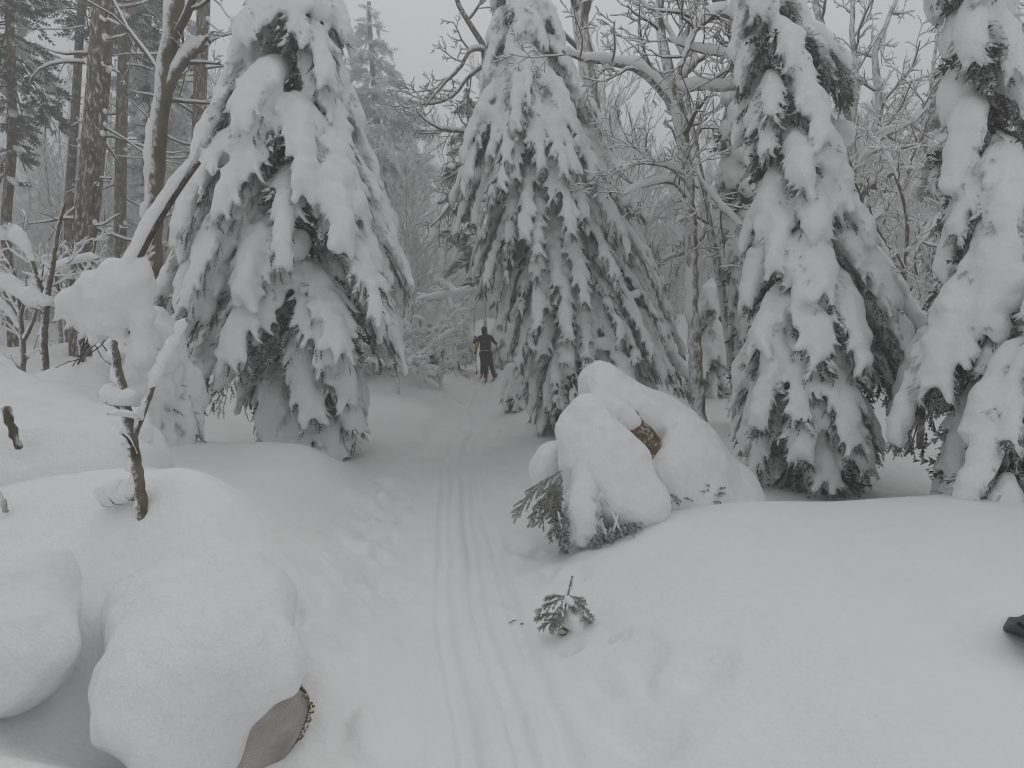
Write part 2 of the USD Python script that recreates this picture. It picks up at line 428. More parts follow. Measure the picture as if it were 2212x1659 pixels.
ang = np.radians(np.concatenate([np.arange(-180, -52, 3.0), np.arange(-50, 50, 0.23), np.arange(52, 180, 3.0)]))
rad = np.concatenate([[0.02, 0.4, 0.8], np.geomspace(1.1, 12, 270), np.geomspace(12.2, 128, 70)])
R, A = np.meshgrid(rad, ang, indexing='ij')
GX, GY = R * np.sin(A), R * np.cos(A)
GZ = height(GX, GY)
nr, na = R.shape
i, j = np.meshgrid(np.arange(nr - 1), np.arange(na), indexing='ij')
q = np.stack([i * na + j, i * na + (j + 1) % na, (i + 1) * na + (j + 1) % na, (i + 1) * na + j], -1).reshape(-1, 4)
put('snow_ground', (np.stack([GX, GY, GZ], -1).reshape(-1, 3), np.vstack([q[:, [0, 2, 1]], q[:, [0, 3, 2]]])), ground_m, kind='structure')

haze_m = M('haze_air', {'v': ('principled_volume', {'color': (0.998, 0.998, 0.996), 'density': HAZE, 'anisotropy': 0.2})}, volume='v.volume')
hz = trimesh.creation.box([290, 290, 24]); hz.apply_translation([0, 0, 9.0])
put('haze', tm(hz), haze_m, smooth=False, kind='stuff')

# ------------------------------------------------------------------ snow-laden spruces
def spikes(base, vec, rad):
    t = vec / np.linalg.norm(vec, axis=1, keepdims=True)
    a = np.cross(t, [0.3, 0.5, 0.8]); a /= np.linalg.norm(a, axis=1, keepdims=True); b = np.cross(t, a)
    n = len(base); k = np.arange(4) * np.pi / 2
    r0 = base[:, None] + (np.cos(k)[None, :, None] * a[:, None] + np.sin(k)[None, :, None] * b[:, None]) * rad[:, None, None]
    v = np.concatenate([r0, (base + vec)[:, None]], 1)
    f = [(i, (i + 1) % 4, 4) for i in range(4)]
    return v.reshape(-1, 3), (np.array(f)[None] + (np.arange(n) * 5)[:, None, None]).reshape(-1, 3)
def unit(v):
    return v / max(np.linalg.norm(v), 1e-9)
def profile_of(rows, depth, axis):
    """rows: (picture row, left, right) outlines of a crown at a distance; axis: (row, column) of its trunk. Gives world heights, axis x, left and right radii."""
    rows = sorted(rows, key=lambda r: -r[0])
    z, xa, rl, rr = [], [], [], []
    ay = np.array([a[0] for a in axis][::-1], float); ax = np.array([a[1] for a in axis][::-1], float)
    if ay[0] > ay[-1]:
        ay, ax = ay[::-1], ax[::-1]
    for py, l, r in rows:
        a = float(np.interp(py, ay, ax))
        z.append(at(a, py, depth)[2]); xa.append(at(a, py, depth)[0])
        rl.append(px_m(a - l, depth)); rr.append(px_m(r - a, depth))
    return np.array(z), np.array(xa), np.array(rl), np.array(rr)

def spruce(label, rows, axis, depth, voxel=0.022, seed=1, step=0.24, pad=0.28, thick=0.085, drop=0.95, fingers=8, green=1.0, snow=1.0, group=None,
           gap=0.08, finger_len=1.0, name='snowy_spruce', front_only=True, k=0.07, rough=((0.22, 0.013), (0.085, 0.009)), inner=1.0, nmat=None, spread=1.72, recess=0.7, depth_scale=0.92, lump=0.7, shoot_n=5, shoot_len=1.0, blade=0.13):
    rng = np.random.default_rng(seed)
    z, xa, rl, rr = profile_of(rows, depth, axis)
    Y = depth
    base_x = float(np.interp(-9, z, xa)) if False else xa[0]
    gz = zat(base_x, Y)
    loc = np.array([base_x, Y, gz])
    T = thing(name, label, 'spruce tree', loc, group)
    A = lambda zz: np.array([np.interp(zz, z, xa), Y, zz])
    def radius(zz, phi):
        l, r = np.interp(zz, z, rl), np.interp(zz, z, rr)
        m = 0.5 * (l + r) * depth_scale
        c, s = math.cos(phi), math.sin(phi)
        side = r if c > 0 else l
        return max(1 / math.sqrt((c / max(side, .03)) ** 2 + (s / max(m, .03)) ** 2), 0.05)
    ztop = z[-1]
    # trunk
    zz = np.linspace(gz - 0.2, ztop, 26)
    tr = np.maximum(0.018, 0.028 * (ztop - zz) ** 0.85 * 0.6)
    put('trunk', tube([A(q) for q in zz], tr, 9), bark_m, T, loc=loc)
    rmax = max(rl.max(), rr.max())
    F = Field([xa.min() - rmax - 0.45, Y - rmax - 0.45, z[0] - 0.6], [xa.max() + rmax + 0.45, Y + rmax + 0.45, ztop + 0.4], voxel)
    bough_blades, bough_shoots, stems, bid = {}, {}, {}, 0
    zt = z[0]
    while zt < ztop - 0.05:
        r_here = 0.5 * (np.interp(zt, z, rl) + np.interp(zt, z, rr))
        n = max(5, int(round(2 * math.pi * r_here / (pad * spread))))
        ph0 = rng.random() * 6.28
        for kk in range(n):
            phi = ph0 + (kk + rng.uniform(-0.3, 0.3)) * 2 * math.pi / n
            if rng.random() < gap:
                continue
            back = math.sin(phi) > 0.8
            zk = zt + rng.uniform(-0.5, 0.5) * step
            r = radius(zk, phi) * (rng.uniform(0.88, 1.12) if rng.random() < 0.72 else rng.uniform(recess, 0.92))
            e = np.array([math.cos(phi), math.sin(phi), 0.0])
            lat = np.array([-e[1], e[0], 0.0])
            dr = r * drop * rng.uniform(0.8, 1.2) + rng.uniform(0.08, 0.25)
            zs = min(zk + dr, ztop - 0.02)
            S, Tp = A(zs), A(zk) + e * r + lat * rng.normal(0, 0.12) * r
            Mid = A(zs) * 0.35 + Tp * 0.65; Mid[2] = zs - 0.22 * (zs - zk) + 0.05
            u = np.linspace(0, 1, 9)[:, None]
            C = (1 - u) ** 2 * S + 2 * u * (1 - u) * Mid + u ** 2 * Tp
            L = np.linalg.norm(np.diff(C, axis=0), axis=1).sum()
            tg = np.gradient(C, axis=0); tg /= np.linalg.norm(tg, axis=1, keepdims=True)
            nn = np.cross(lat, tg); nn *= np.sign((nn @ (e + [0, 0, 1])))[:, None]
            W = pad * min(1.0, 0.42 + 0.5 * L) * rng.uniform(0.8, 1.2)
            TH = thick * min(1.0, 0.7 + 0.35 * L) * rng.choice([0.6, 0.85, 1.0, 1.0, 1.25]) * rng.uniform(0.85, 1.15) * snow
            bid += 1
            bb = ([], [], []); shoots = ([], [], [])
            stems[bid] = (C, np.linspace(0.012 + 0.012 * L, 0.005, 9))
            prof = np.clip(np.sin(np.pi * np.clip(u[:, 0], 0.04, 1) ** 0.8) * 0.75 + 0.38, 0.3, 1)
            if not back or not front_only:
                F.chain(C[3:] + nn[3:] * (TH * prof[3:] * 0.5)[:, None], TH * prof[3:] * np.array([0.8, 1, 1, 0.95, 0.75, 0.38]), k, bid)
            nf = max(3, int(fingers * (0.5 + 0.5 * min(L, 1.5))))
            for sd in (-1, 1):
                for jf in range(nf):
                    sv = 0.24 + 0.73 * (jf + rng.uniform(0.1, 0.9)) / nf
                    iu = sv * 8; i0 = min(int(iu), 7); fr = iu - i0
                    p = C[i0] * (1 - fr) + C[i0 + 1] * fr; t = tg[i0]; nrm = nn[i0]
                    w = W * (1.5 - 0.95 * sv) * min(1, sv / 0.3) * rng.uniform(0.7, 1.25) * finger_len
                    sp = rng.uniform(0.2, 0.8)
                    d = unit(t + sd * lat * sp)
                    q = p + d * w + np.array([0, 0, -0.16 * w])
                    m = p + d * w * 0.5 + nrm * 0.03 * w
                    if not back or not front_only:
                        r0 = TH * rng.uniform(0.62, 0.85); r1 = TH * rng.uniform(0.1, 0.22) + 0.5 * voxel
                        rm = r0 * rng.uniform(0.5, 0.75)
                        F.capsule(p + nrm * r0 * 0.5, m + nrm * rm * 0.5, r0, rm, k, bid)
                        F.capsule(m + nrm * rm * 0.5, q, rm, r1, k * 0.35, bid)
                        for _s in range(shoot_n if math.sin(phi) < 0.45 else 0):      # snow-caked shoots that feather the finger's edges
                            a = rng.uniform(0.0, 1.0)
                            c = m * (1 - a) + q * a; w_ = rm * (1 - a) + r1 * a
                            sv_ = unit(d + sd * lat * rng.uniform(-0.2, 1.0) + lat * rng.normal(0, 0.35) + np.array([0, 0, -0.35 * rng.random()]))
                            shoots[0].append(c + nrm * (rm * 0.25 * (1 - a)) + sv_ * w_ * 0.4); shoots[1].append(sv_ * (w_ * 0.6 + rng.uniform(0.04, 0.11) * shoot_len)); shoots[2].append(rng.uniform(0.016, 0.026) * (0.5 + 0.5 * shoot_len))
                    # needled shoots under and beyond the snow
                    ng = rng.poisson((2.6 if math.sin(phi) < 0.45 else 1.0) * green)
                    for _ in range(ng):
                        a = rng.uniform(0.35, 1.05)
                        b0 = p + (q - p) * a - nrm * (0.75 * TH + 0.015)
                        dv = unit(d * rng.uniform(0.5, 1) + np.array([0, 0, -rng.uniform(0.2, 1.1)]) + rng.normal(0, 0.3, 3)) * blade * rng.uniform(0.7, 1.35)
                        bb[0].append(b0 - dv * 0.25); bb[1].append(dv); bb[2].append(blade * 0.3 * rng.uniform(0.8, 1.3))
            for _ in range(rng.poisson(5 * green)):
                a = rng.uniform(0.85, 1.0)
                dv = unit(tg[-1] + rng.normal(0, 0.35, 3)) * blade * rng.uniform(0.8, 1.4)
                bb[0].append(C[-1] * a + C[-2] * (1 - a) - dv * 0.3 + rng.normal(0, 0.02, 3)); bb[1].append(dv); bb[2].append(blade * 0.3)
            bough_blades[bid] = bb; bough_shoots[bid] = shoots
            if not back and rng.random() < lump:      # a lump of snow riding on the bough
                c = C[rng.integers(3, 7)] + lat * rng.normal(0, 0.4) * W
                F.capsule(c, c + tg[5] * 0.12 * rng.random(), TH * rng.uniform(0.9, 1.7), TH * rng.uniform(0.8, 1.3), k * 1.4, bid)
        zt += step * rng.uniform(0.85, 1.15)
    F.roughen(rough, seed + 77)
    probe = lambda p: ndimage.map_coordinates(F.f, ((p - F.o) / F.h).T, order=1, mode='nearest')
    # the dark inside of the crown
    n_in = int(420 * inner * (ztop - z[0]) * max(0.5, rmax))
    if n_in:
        zi = rng.uniform(z[0] + 0.1, ztop - 0.1, n_in)
        ph = rng.uniform(0, 6.283, n_in)
        ri = np.array([radius(a, b) for a, b in zip(zi, ph)]) * np.sqrt(rng.uniform(0.02, 0.3, n_in))
        c = np.stack([np.interp(zi, z, xa) + ri * np.cos(ph), Y + ri * np.sin(ph), zi], 1)
        dv = np.stack([np.cos(ph), np.sin(ph), -rng.uniform(0.2, 1.6, n_in)], 1) + rng.normal(0, 0.4, (n_in, 3))
        dv = dv / np.linalg.norm(dv, axis=1, keepdims=True) * (blade * 1.9)
        keep = (probe(c) > 0.03) & (probe(c + dv) > 0.02)
        c, dv = c[keep], dv[keep]; n_in = len(c)
        put('inner_twigs', blades(c, dv, np.full(n_in, blade * 0.75), rng.random(n_in) * 6.28, BV1, BF1), nmat or needle_m, T, smooth=False, loc=loc, kind='stuff')
    v, f, own = F.mesh()
    pieces = split_owned(v, f, own, range(1, bid + 1))
    for b in range(1, bid + 1):
        bb = bough_blades[b]
        stem = tube(*stems[b], 4)
        x = put('bough', stem, twig_m, T, loc=loc)
        if bb[0]:      # only shoots that really come out of the snow
            B0, B1, B2 = map(np.array, bb)
            d0, d1 = probe(B0), probe(B0 + B1)
            keep = ((d0 > 0.0) & (d1 > -0.01)) | ((d1 > 0.032) & (d1 > d0))
            bb = (B0[keep], B1[keep], B2[keep])
        if len(bb[0]):
            put('needles', blades(bb[0], bb[1], bb[2], rng.random(len(bb[0])) * 6.28, *((BV1, BF1) if voxel > 0.031 else (BV, BF))), nmat or needle_m, x, smooth=False, loc=loc)
        if bough_shoots[b][0]:
            put('snowy_shoots', spikes(*map(np.array, bough_shoots[b])), snow_m, x, loc=loc, kind='stuff')
        if b in pieces:
            pv, pf, pn = pieces[b]
            put('snow_load', (pv, pf), snow_m, x, normals=pn, loc=loc)
    return T, loc

import time as _t
_t0 = _t.time()
def lap(s):
    print(s, round(_t.time() - _t0, 1), flush=True)
lap('start')
spruce('broad left spruce by the track with wide smooth drapes of snow on its boughs',
       [(-300, 644, 656), (-150, 612, 680), (0, 582, 700), (100, 535, 738), (200, 512, 752), (300, 480, 764), (400, 448, 792), (500, 415, 830), (600, 402, 855), (700, 400, 880), (800, 440, 850), (860, 500, 790), (940, 560, 780), (1000, 600, 740)],
       [(1000, 665), (600, 640), (0, 640), (-300, 650)], 7.4, voxel=0.032, green=2.0, recess=0.62, seed=11, step=0.36, pad=0.38, thick=0.112, drop=0.95, fingers=9)
lap('A')
spruce('tall middle spruce right of the skier with many narrow hanging snow fingers',
       [(-260, 1100, 1112), (-100, 1080, 1140), (0, 1070, 1160), (100, 1055, 1215), (200, 1040, 1240), (300, 1020, 1290), (400, 995, 1335), (500, 985, 1372), (600, 1030, 1405), (700, 1085, 1440), (800, 1118, 1470), (870, 1140, 1490), (930, 1160, 1440)],
       [(930, 1290), (600, 1215), (300, 1150), (0, 1112), (-260, 1106)], 9.4, voxel=0.034, seed=24, step=0.29, pad=0.245, thick=0.07, drop=1.1, fingers=9, k=0.05, green=1.7, spread=1.95, recess=0.55)
lap('B')
spruce('right spruce leaning left with heavy drapes of snow behind the snowbank',
       [(-170, 1622, 1636), (-60, 1605, 1670), (0, 1600, 1690), (100, 1598, 1760), (200, 1608, 1795), (300, 1622, 1830), (400, 1630, 1852), (500, 1640, 1860), (600, 1620, 1900), (700, 1635, 1935), (800, 1620, 1952), (900, 1600, 1960), (1000, 1618, 1925), (1070, 1650, 1830)],
       [(1070, 1760), (600, 1740), (200, 1680), (-170, 1628)], 6.2, voxel=0.027, green=2.6, gap=0.12, lump=0.5, seed=33, step=0.31, pad=0.29, thick=0.088, drop=1.0, fingers=9, spread=2.0, k=0.06, recess=0.6)
lap('C')
spruce('far right spruce nearest the picture edge under the thickest snow',
       [(-140, 2070, 2090), (-40, 2040, 2140), (30, 2030, 2160), (120, 2055, 2160), (200, 2070, 2200), (320, 2050, 2230), (400, 2052, 2240), (500, 2050, 2250), (600, 2040, 2280), (700, 2005, 2310), (800, 1988, 2330), (900, 1970, 2340), (1000, 1945, 2345), (1100, 1990, 2330), (1180, 2060, 2290)],
       [(1180, 2190), (700, 2150), (300, 2125), (-140, 2080)], 5.0, voxel=0.024, seed=45, step=0.38, pad=0.27, thick=0.095, drop=1.35, k=0.055, spread=2.25, fingers=9, recess=0.5, green=3.0, gap=0.14, lump=0.25)
lap('D')

# ------------------------------------------------------------------ bare broadleaf trees
def wander(rng, p, d, length, r0, r1, n, bend, lift=0.0):
    pts, q, dd = [p], np.array(p, float), unit(np.array(d, float))
    for i in range(n):
        dd = unit(dd + rng.normal(0, bend, 3) + np.array([0, 0, lift]))
        q = q + dd * length / n
        pts.append(q.copy())
    return np.array(pts), np.linspace(r0, r1, n + 1)
def ramify(rng, pts, rad, level, out, count, ratio=0.5, angle=0.8, bend=0.16, lift=0.03, start=0.25, rmin=0.004, length=None, shrink=0.62):
    """Adds side branches along a limb, and theirs in turn, to out as (points, radii)."""
    L = np.linalg.norm(np.diff(pts, axis=0), axis=1).sum()
    for k in range(count[0]):
        s = start + (1 - start) * (k + rng.random()) / count[0]
        iu = s * (len(pts) - 1); i = min(int(iu), len(pts) - 2); fr = iu - i
        p = pts[i] * (1 - fr) + pts[i + 1] * fr
        t = unit(pts[i + 1] - pts[i])
        side = unit(np.cross(t, rng.normal(0, 1, 3)))
        d = t * math.cos(angle) + side * math.sin(angle) * rng.uniform(0.7, 1.2)
        r0 = max(rmin, (rad[i] * (1 - fr) + rad[i + 1] * fr) * ratio * rng.uniform(0.7, 1.1))
        ln = (length or L * shrink) * rng.uniform(0.55, 1.15) * (1 - 0.45 * s)
        q, r = wander(rng, p, d, ln, r0, max(rmin * 0.8, r0 * 0.35), 5 if len(count) > 1 else 4, bend, lift)
        out.append((q, r))
        if len(count) > 1:
            ramify(rng, q, r, level + 1, out, count[1:], ratio, angle, bend, lift, 0.2, rmin, None, shrink)
def broadleaf(label, limbs, depth, seed, count=(8, 5, 4), mat=None, ratio=0.5, rmin=0.004, snow=1.0, group=None, name='bare_tree', cat='tree', angle=0.8, bend=0.16, lift=0.04, twig_snow=True, extra=0.007, limb_snow=1.0,
              width=1.0, sides=(10, 6, 4), bark=None, skip=0, ground=True, patches=0.0, twig_len=None, start=0.25, shrink=0.62):
    """limbs: lists of (column, row, width in pixels[, distance offset]); the first is the trunk."""
    rng = np.random.default_rng(seed)
    paths = []
    for L in limbs:
        P = np.array([at(q[0], q[1], depth + (q[3] if len(q) > 3 else 0)) for q in L])
        R = np.array([px_m(q[2], depth) * 0.5 * width for q in L])
        n = max(6, 5 * len(L))
        u = np.linspace(0, 1, n)
        d = np.r_[0, np.cumsum(np.linalg.norm(np.diff(P, axis=0), axis=1))]
        p = smooth_path(P, n)
        p[1:-1] += rng.normal(0, 0.12, (n - 2, 3)) * R.mean()
        paths.append((p, np.interp(np.linspace(0, d[-1], n), d, R)))
    base = paths[0][0][0].copy()
    g = zat(base[0], base[1])
    if ground and base[2] > g - 0.1:
        paths[0] = (np.vstack([[base[0], base[1], g - 0.15], paths[0][0]]), np.r_[paths[0][1][0] * 1.1, paths[0][1]])
    loc = np.array([base[0], base[1], g])
    T = thing(name, label, cat, loc, group)
    put('trunk', tube(*paths[0], sides[0]), bark or beech_m, T, loc=loc)
    if patches:      # snow plastered on one side of the trunk
        p, r = paths[0]
        pp = smooth_path(p, 60); rr = np.interp(np.linspace(0, 1, 60), np.linspace(0, 1, len(r)), r)
        w = np.clip(ndimage.gaussian_filter1d(rng.standard_normal(60), 1.3) * 1.8 + patches, 0, 1)
        pv, pf = tube(pp + np.array([-0.55, -0.45, 0]) * (rr * w)[:, None], np.maximum(rr * 0.72 * w, 1e-3), 9)
        pv = pv + (meshkit.noise(pv / 0.03, seed)[:, None] - 0.5) * 0.03 * np.array([1, 1, 0.4])
        put('trunk_snow', (pv, pf), snow_m, T, loc=loc)
    twigs = []
    for i, (p, r) in enumerate(paths):
        if i:
            b = put('limb', tube(p, r, sides[1] + 2), bark or beech_m, T, loc=loc)
            s = snow_strip(p, r, rng, snow * limb_snow, extra * 2, 8, 0.35)
            if s:
                s = (s[0] + (meshkit.noise(s[0] / 0.08, seed)[:, None] - 0.5) * np.array([0.3, 0.3, 0.5]) * r.mean(), s[1])
                put('limb_snow', s, snow_m, b, loc=loc)
        if i >= skip:
            ramify(rng, p, r, 0, twigs, count, ratio, angle, bend, lift, start if i == 0 else 0.15, rmin, twig_len, shrink)
    if twigs:
        tw = put('twigs', join([tube(p, r, sides[2], cap=False) for p, r in twigs]), twig_m, T, loc=loc, kind='stuff')
        if twig_snow:
            ss = [snow_strip(p, r, rng, snow, extra, 4, 0.3) for p, r in twigs]
            ss = [s for s in ss if s]
            if ss:
                put('twig_snow', join(ss), snow_m, tw, loc=loc, kind='stuff')
    return T

# ------------------------------------------------------------------ tall rough conifers with open boughs (in the fog)
def conifer(label, rows, axis, depth, seed, crown=(None, None), trunk_px=(40, 20), step=0.5, droop=0.35, blade=0.3, density=9, snow=0.5, nmat=None, dead=0, group=None, name='fog_conifer', width=None, bark=None, patchy=0.0, lumps=1.0):
    rng = np.random.default_rng(seed)
    ax = sorted(axis, key=lambda a: -a[0])
    P = np.array([at(a[1], a[0], depth) for a in ax])
    g = zat(P[0, 0], depth)
    P = np.vstack([[P[0, 0], depth, g - 0.2], P]) if P[0, 2] > g else P
    loc = np.array([P[0, 0], depth, g])
    T = thing(name, label, 'conifer', loc, group)
    p = smooth_path(P, 24)
    rad = np.linspace(px_m(trunk_px[0], depth), px_m(trunk_px[1], depth), 24) / 2
    tv, tf = tube(p, rad, 10)
    put('trunk', (tv, tf), bark or bark_m, T, loc=loc)
    A = lambda z: np.array([np.interp(z, p[:, 2], p[:, 0]), depth, z])
    # dead lower branches, snow in their forks
    for _ in range(dead):
        z = rng.uniform(p[2, 2], p[-1, 2])
        ph = rng.uniform(0, 6.283)
        if rng.random() < 0.75:
            ph = rng.choice([0.0, math.pi]) + rng.normal(0, 0.5)
        d = np.array([math.cos(ph), math.sin(ph) * 0.6, rng.uniform(-0.5, 0.35)])
        rr = np.interp(z, p[:, 2], rad)
        q, r = wander(rng, A(z) + d * rr * 0.5, d, rng.choice([0.25, 0.5, 1.2, 1.8]) * rng.uniform(0.6, 1.2), rr * rng.uniform(0.1, 0.2), 0.006, 6, 0.17, 0.01)
        b = [tube(q, r, 5)]
        extra = []
        ramify(rng, q, r, 0, extra, (3,), 0.6, 0.8, 0.2, 0.0, 0.3, 0.005)
        x = put('dead_branch', join(b + [tube(a, c, 4, cap=False) for a, c in extra]), twig_m, T, loc=loc)
        s = snow_strip(q, r, rng, 1.1, 0.010, 6, 0.3)
        if s is not None:
            root = A(z) + d * rr * 1.1
            ball = trimesh.creation.icosphere(1, 0.03 + 0.22 * rr * rng.random()); ball.vertices *= [1, 0.8, 1.1]; ball.apply_translation(root + [0, -0.02, 0.05])
            put('branch_snow', join([s, tm(ball)]), snow_m, x, loc=loc)
    if rows:
        z, xa, rl, rr = profile_of(rows, depth, axis)
        zz = z[0]
        k = 0
        while zz < z[-1]:
            rh = 0.5 * (np.interp(zz, z, rl) + np.interp(zz, z, rr))
            n = int(np.clip(round(3 + 2.2 * rh), 3, 8))
            ph0 = rng.random() * 6.28
            for m in range(n):
                if rng.random() < patchy:
                    continue
                ph = ph0 + m * 6.283 / n + rng.normal(0, 0.2)
                e = np.array([math.cos(ph), math.sin(ph), 0])
                r = (np.interp(zz, z, rr) if e[0] > 0 else np.interp(zz, z, rl)) * rng.uniform(0.75, 1.1)
                S = A(zz + rng.normal(0, 0.3) * step)
                u = np.linspace(0, 1, 6)[:, None]
                C = S + e * r * u + np.array([0, 0, -1]) * droop * r * (u ** 1.5)
                lat = np.array([-e[1], e[0], 0])
                nb = max(6, int(density * r * 3))
                s = np.sqrt(rng.uniform(0.02, 1, nb))
                off = rng.uniform(-1, 1, nb) * 0.38 * r * (1.05 - s) ** 0.6
                base = S + (e * r)[None] * s[:, None] + lat[None] * off[:, None] + np.array([0, 0, -1.0])[None] * (droop * r * s ** 1.5 + 0.12 * np.abs(off))[:, None]
                dv = e[None] * 0.8 + lat[None] * (np.sign(off) * 0.7)[:, None] + rng.normal(0, 0.3, (nb, 3)) + [0, 0, -0.35]
                dv = dv / np.linalg.norm(dv, axis=1, keepdims=True) * blade * rng.uniform(0.7, 1.3, (nb, 1))
                b = put('bough', tube(C, np.linspace(0.02, 0.006, 6), 4, cap=False), twig_m, T, loc=loc)
                put('needles', blades(base, dv, np.full(nb, blade * 0.55), rng.random(nb) * 6.28, BV1, BF1), nmat or needle_far_m, b, smooth=False, loc=loc)
                if snow and rng.random() < min(1, snow * 1.3):
                    parts = []
                    for _ in range(max(1, int(snow * lumps * (1.5 + 3.5 * r)))):
                        s1 = rng.uniform(0.3, 0.95); o1 = rng.uniform(-0.22, 0.22) * r * (1.1 - s1)
                        c = S + e * r * s1 + lat * o1 + np.array([0, 0, -droop * r * s1 ** 1.5 + 0.05])
                        ball = trimesh.creation.icosphere(1, 1.0)
                        v = np.array(ball.vertices) * (1 + 0.35 * (meshkit.noise(np.array(ball.vertices) * 1.6 + rng.random(3) * 50, 2)[:, None] - 0.5))
                        a = rng.uniform(0.05, 0.13) * (0.6 + 0.4 * r)
                        L3 = np.stack([unit(e + np.array([0, 0, -droop * 1.4])), lat, np.cross(unit(e + np.array([0, 0, -droop * 1.4])), lat)])
                        parts.append(((v * [a * 1.9, a * 1.1, a * 0.55]) @ L3 + c, np.array(ball.faces)))
                    put('snow_load', join(parts), snow_m, b, loc=loc)
            zz += step * rng.uniform(0.8, 1.2)
    return T

# ------------------------------------------------------------------ trunks and conifers on the left
conifer('thick dark bare spruce trunk with stubby snowy dead branches, left in the picture', None, [(650, 172), (400, 195), (0, 225), (-150, 235)], 12.0, 101, trunk_px=(50, 40), dead=40)
conifer('slimmer dark spruce trunk directly right of the thick stubby trunk', None, [(560, 262), (300, 262), (0, 272), (-150, 278)], 15.0, 102, trunk_px=(24, 20), dead=30)
conifer('straight brown spruce trunk against the left flank of the broad left spruce', None, [(520, 428), (200, 432), (0, 440), (-150, 444)], 14.0, 103, trunk_px=(30, 24), dead=46)
broadleaf('leaning mossy trunk plastered with snow, forking near the top left',
          [[(338, 760, 30), (330, 480, 36), (345, 250, 34), (362, 110, 34), (378, 0, 32), (395, -150, 28)], [(342, 270, 20), (375, 165, 22), (410, 118, 20), (452, 88, 12)], [(365, 60, 12), (400, -40, 10), (420, -160, 6)]],
          9.0, 104, count=(5, 4, 3), bark=rime_m, name='rimed_tree', patches=0.55, limb_snow=1.5, start=0.6, rmin=0.005)
conifer('dark conifer at the top left corner with drooping ragged boughs', [(-250, -60, 0), (0, -150, 75), (120, -140, 105), (165, -110, 60), (230, -40, 50), (330, -20, 62), (370, 0, 40)], [(520, 14), (300, 26), (0, 20), (-250, 10)], 13.0, 105, trunk_px=(20, 14), step=0.34, droop=0.75, blade=0.26, density=12, snow=0.4, nmat=needle_m, dead=8, patchy=0.3)
conifer('dark conifer whose boughs hang in over the thick stubby trunk', [(-300, 60, 180), (-100, 20, 330), (0, 60, 380), (50, 120, 360)], [(560, 150), (200, 165), (-300, 200)], 16.0, 106, trunk_px=(18, 14), step=0.45, droop=0.6, blade=0.3, density=11, snow=0.4, nmat=needle_m, dead=10, patchy=0.4)
conifer('ragged conifer with snow clumps behind the forked mossy trunk', [(-200, 280, 360), (-50, 260, 410), (100, 270, 420), (250, 270, 410), (330, 280, 400), (430, 300, 350)], [(620, 318), (300, 315), (-200, 330)], 17.0, 107, trunk_px=(18, 12), step=0.5, droop=0.6, blade=0.3, density=12, snow=0.9, patchy=0.2)
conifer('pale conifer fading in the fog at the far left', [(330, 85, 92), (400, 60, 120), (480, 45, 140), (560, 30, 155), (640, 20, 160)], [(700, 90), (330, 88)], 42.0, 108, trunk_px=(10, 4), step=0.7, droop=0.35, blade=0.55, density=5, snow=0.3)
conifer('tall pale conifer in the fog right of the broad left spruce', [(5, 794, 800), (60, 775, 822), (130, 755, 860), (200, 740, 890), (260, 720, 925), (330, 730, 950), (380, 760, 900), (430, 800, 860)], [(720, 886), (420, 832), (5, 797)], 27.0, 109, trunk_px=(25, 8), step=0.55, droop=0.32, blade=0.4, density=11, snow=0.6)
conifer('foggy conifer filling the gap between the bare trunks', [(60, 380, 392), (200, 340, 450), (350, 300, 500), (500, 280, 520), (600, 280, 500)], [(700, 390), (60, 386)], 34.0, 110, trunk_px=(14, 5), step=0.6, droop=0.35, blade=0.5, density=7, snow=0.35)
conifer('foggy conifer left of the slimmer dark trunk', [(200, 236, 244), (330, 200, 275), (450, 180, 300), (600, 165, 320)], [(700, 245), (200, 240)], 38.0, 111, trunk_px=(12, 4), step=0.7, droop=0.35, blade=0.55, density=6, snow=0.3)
conifer('dim snowy spruce hugging the left side of the tall middle spruce', [(170, 1005, 1015), (250, 985, 1040), (330, 975, 1050), (430, 970, 1055), (520, 975, 1055), (580, 995, 1060)], [(770, 1180), (600, 1090), (500, 1030), (170, 1010)], 15.0, 112, trunk_px=(16, 5), step=0.42, droop=0.5, blade=0.26, density=14, snow=1.0, nmat=needle_m)
spruce('narrow dark snowy spruce in the gap left of the right spruce', [(170, 1578, 1586), (260, 1560, 1608), (400, 1555, 1640), (550, 1565, 1650), (700, 1580, 1660), (800, 1585, 1655), (880, 1590, 1650)],
       [(880, 1618), (170, 1582)], 9.5, voxel=0.042, seed=55, step=0.36, pad=0.26, thick=0.07, drop=1.2, fingers=6, green=1.5, blade=0.17, recess=0.5)
spruce('hazy small spruce top between the right spruce and the picture edge', [(160, 2028, 2036), (240, 2010, 2062), (330, 1992, 2080), (450, 1985, 2090), (600, 1990, 2095)],
       [(600, 2040), (160, 2032)], 17.0, voxel=0.06, seed=56, step=0.42, pad=0.3, thick=0.07, drop=0.9, fingers=5, green=1.2, blade=0.25, recess=0.6)
spruce('small snowy spruce behind the two thin trunks', [(600, 1528, 1536), (700, 1505, 1562), (800, 1490, 1590), (880, 1480, 1600)],
       [(880, 1540), (600, 1532)], 13.0, voxel=0.05, seed=57, step=0.32, pad=0.24, thick=0.07, drop=1.1, fingers=5, green=1.3, blade=0.2, recess=0.6)
spruce('low snowy spruce beside the ski track at the foot of the middle spruce', [(790, 1108, 1116), (840, 1090, 1150), (875, 1088, 1165)],
       [(875, 1128), (790, 1112)], 12.0, voxel=0.035, seed=58, step=0.2, pad=0.18, thick=0.06, drop=0.9, fingers=5, green=1.3, blade=0.16)
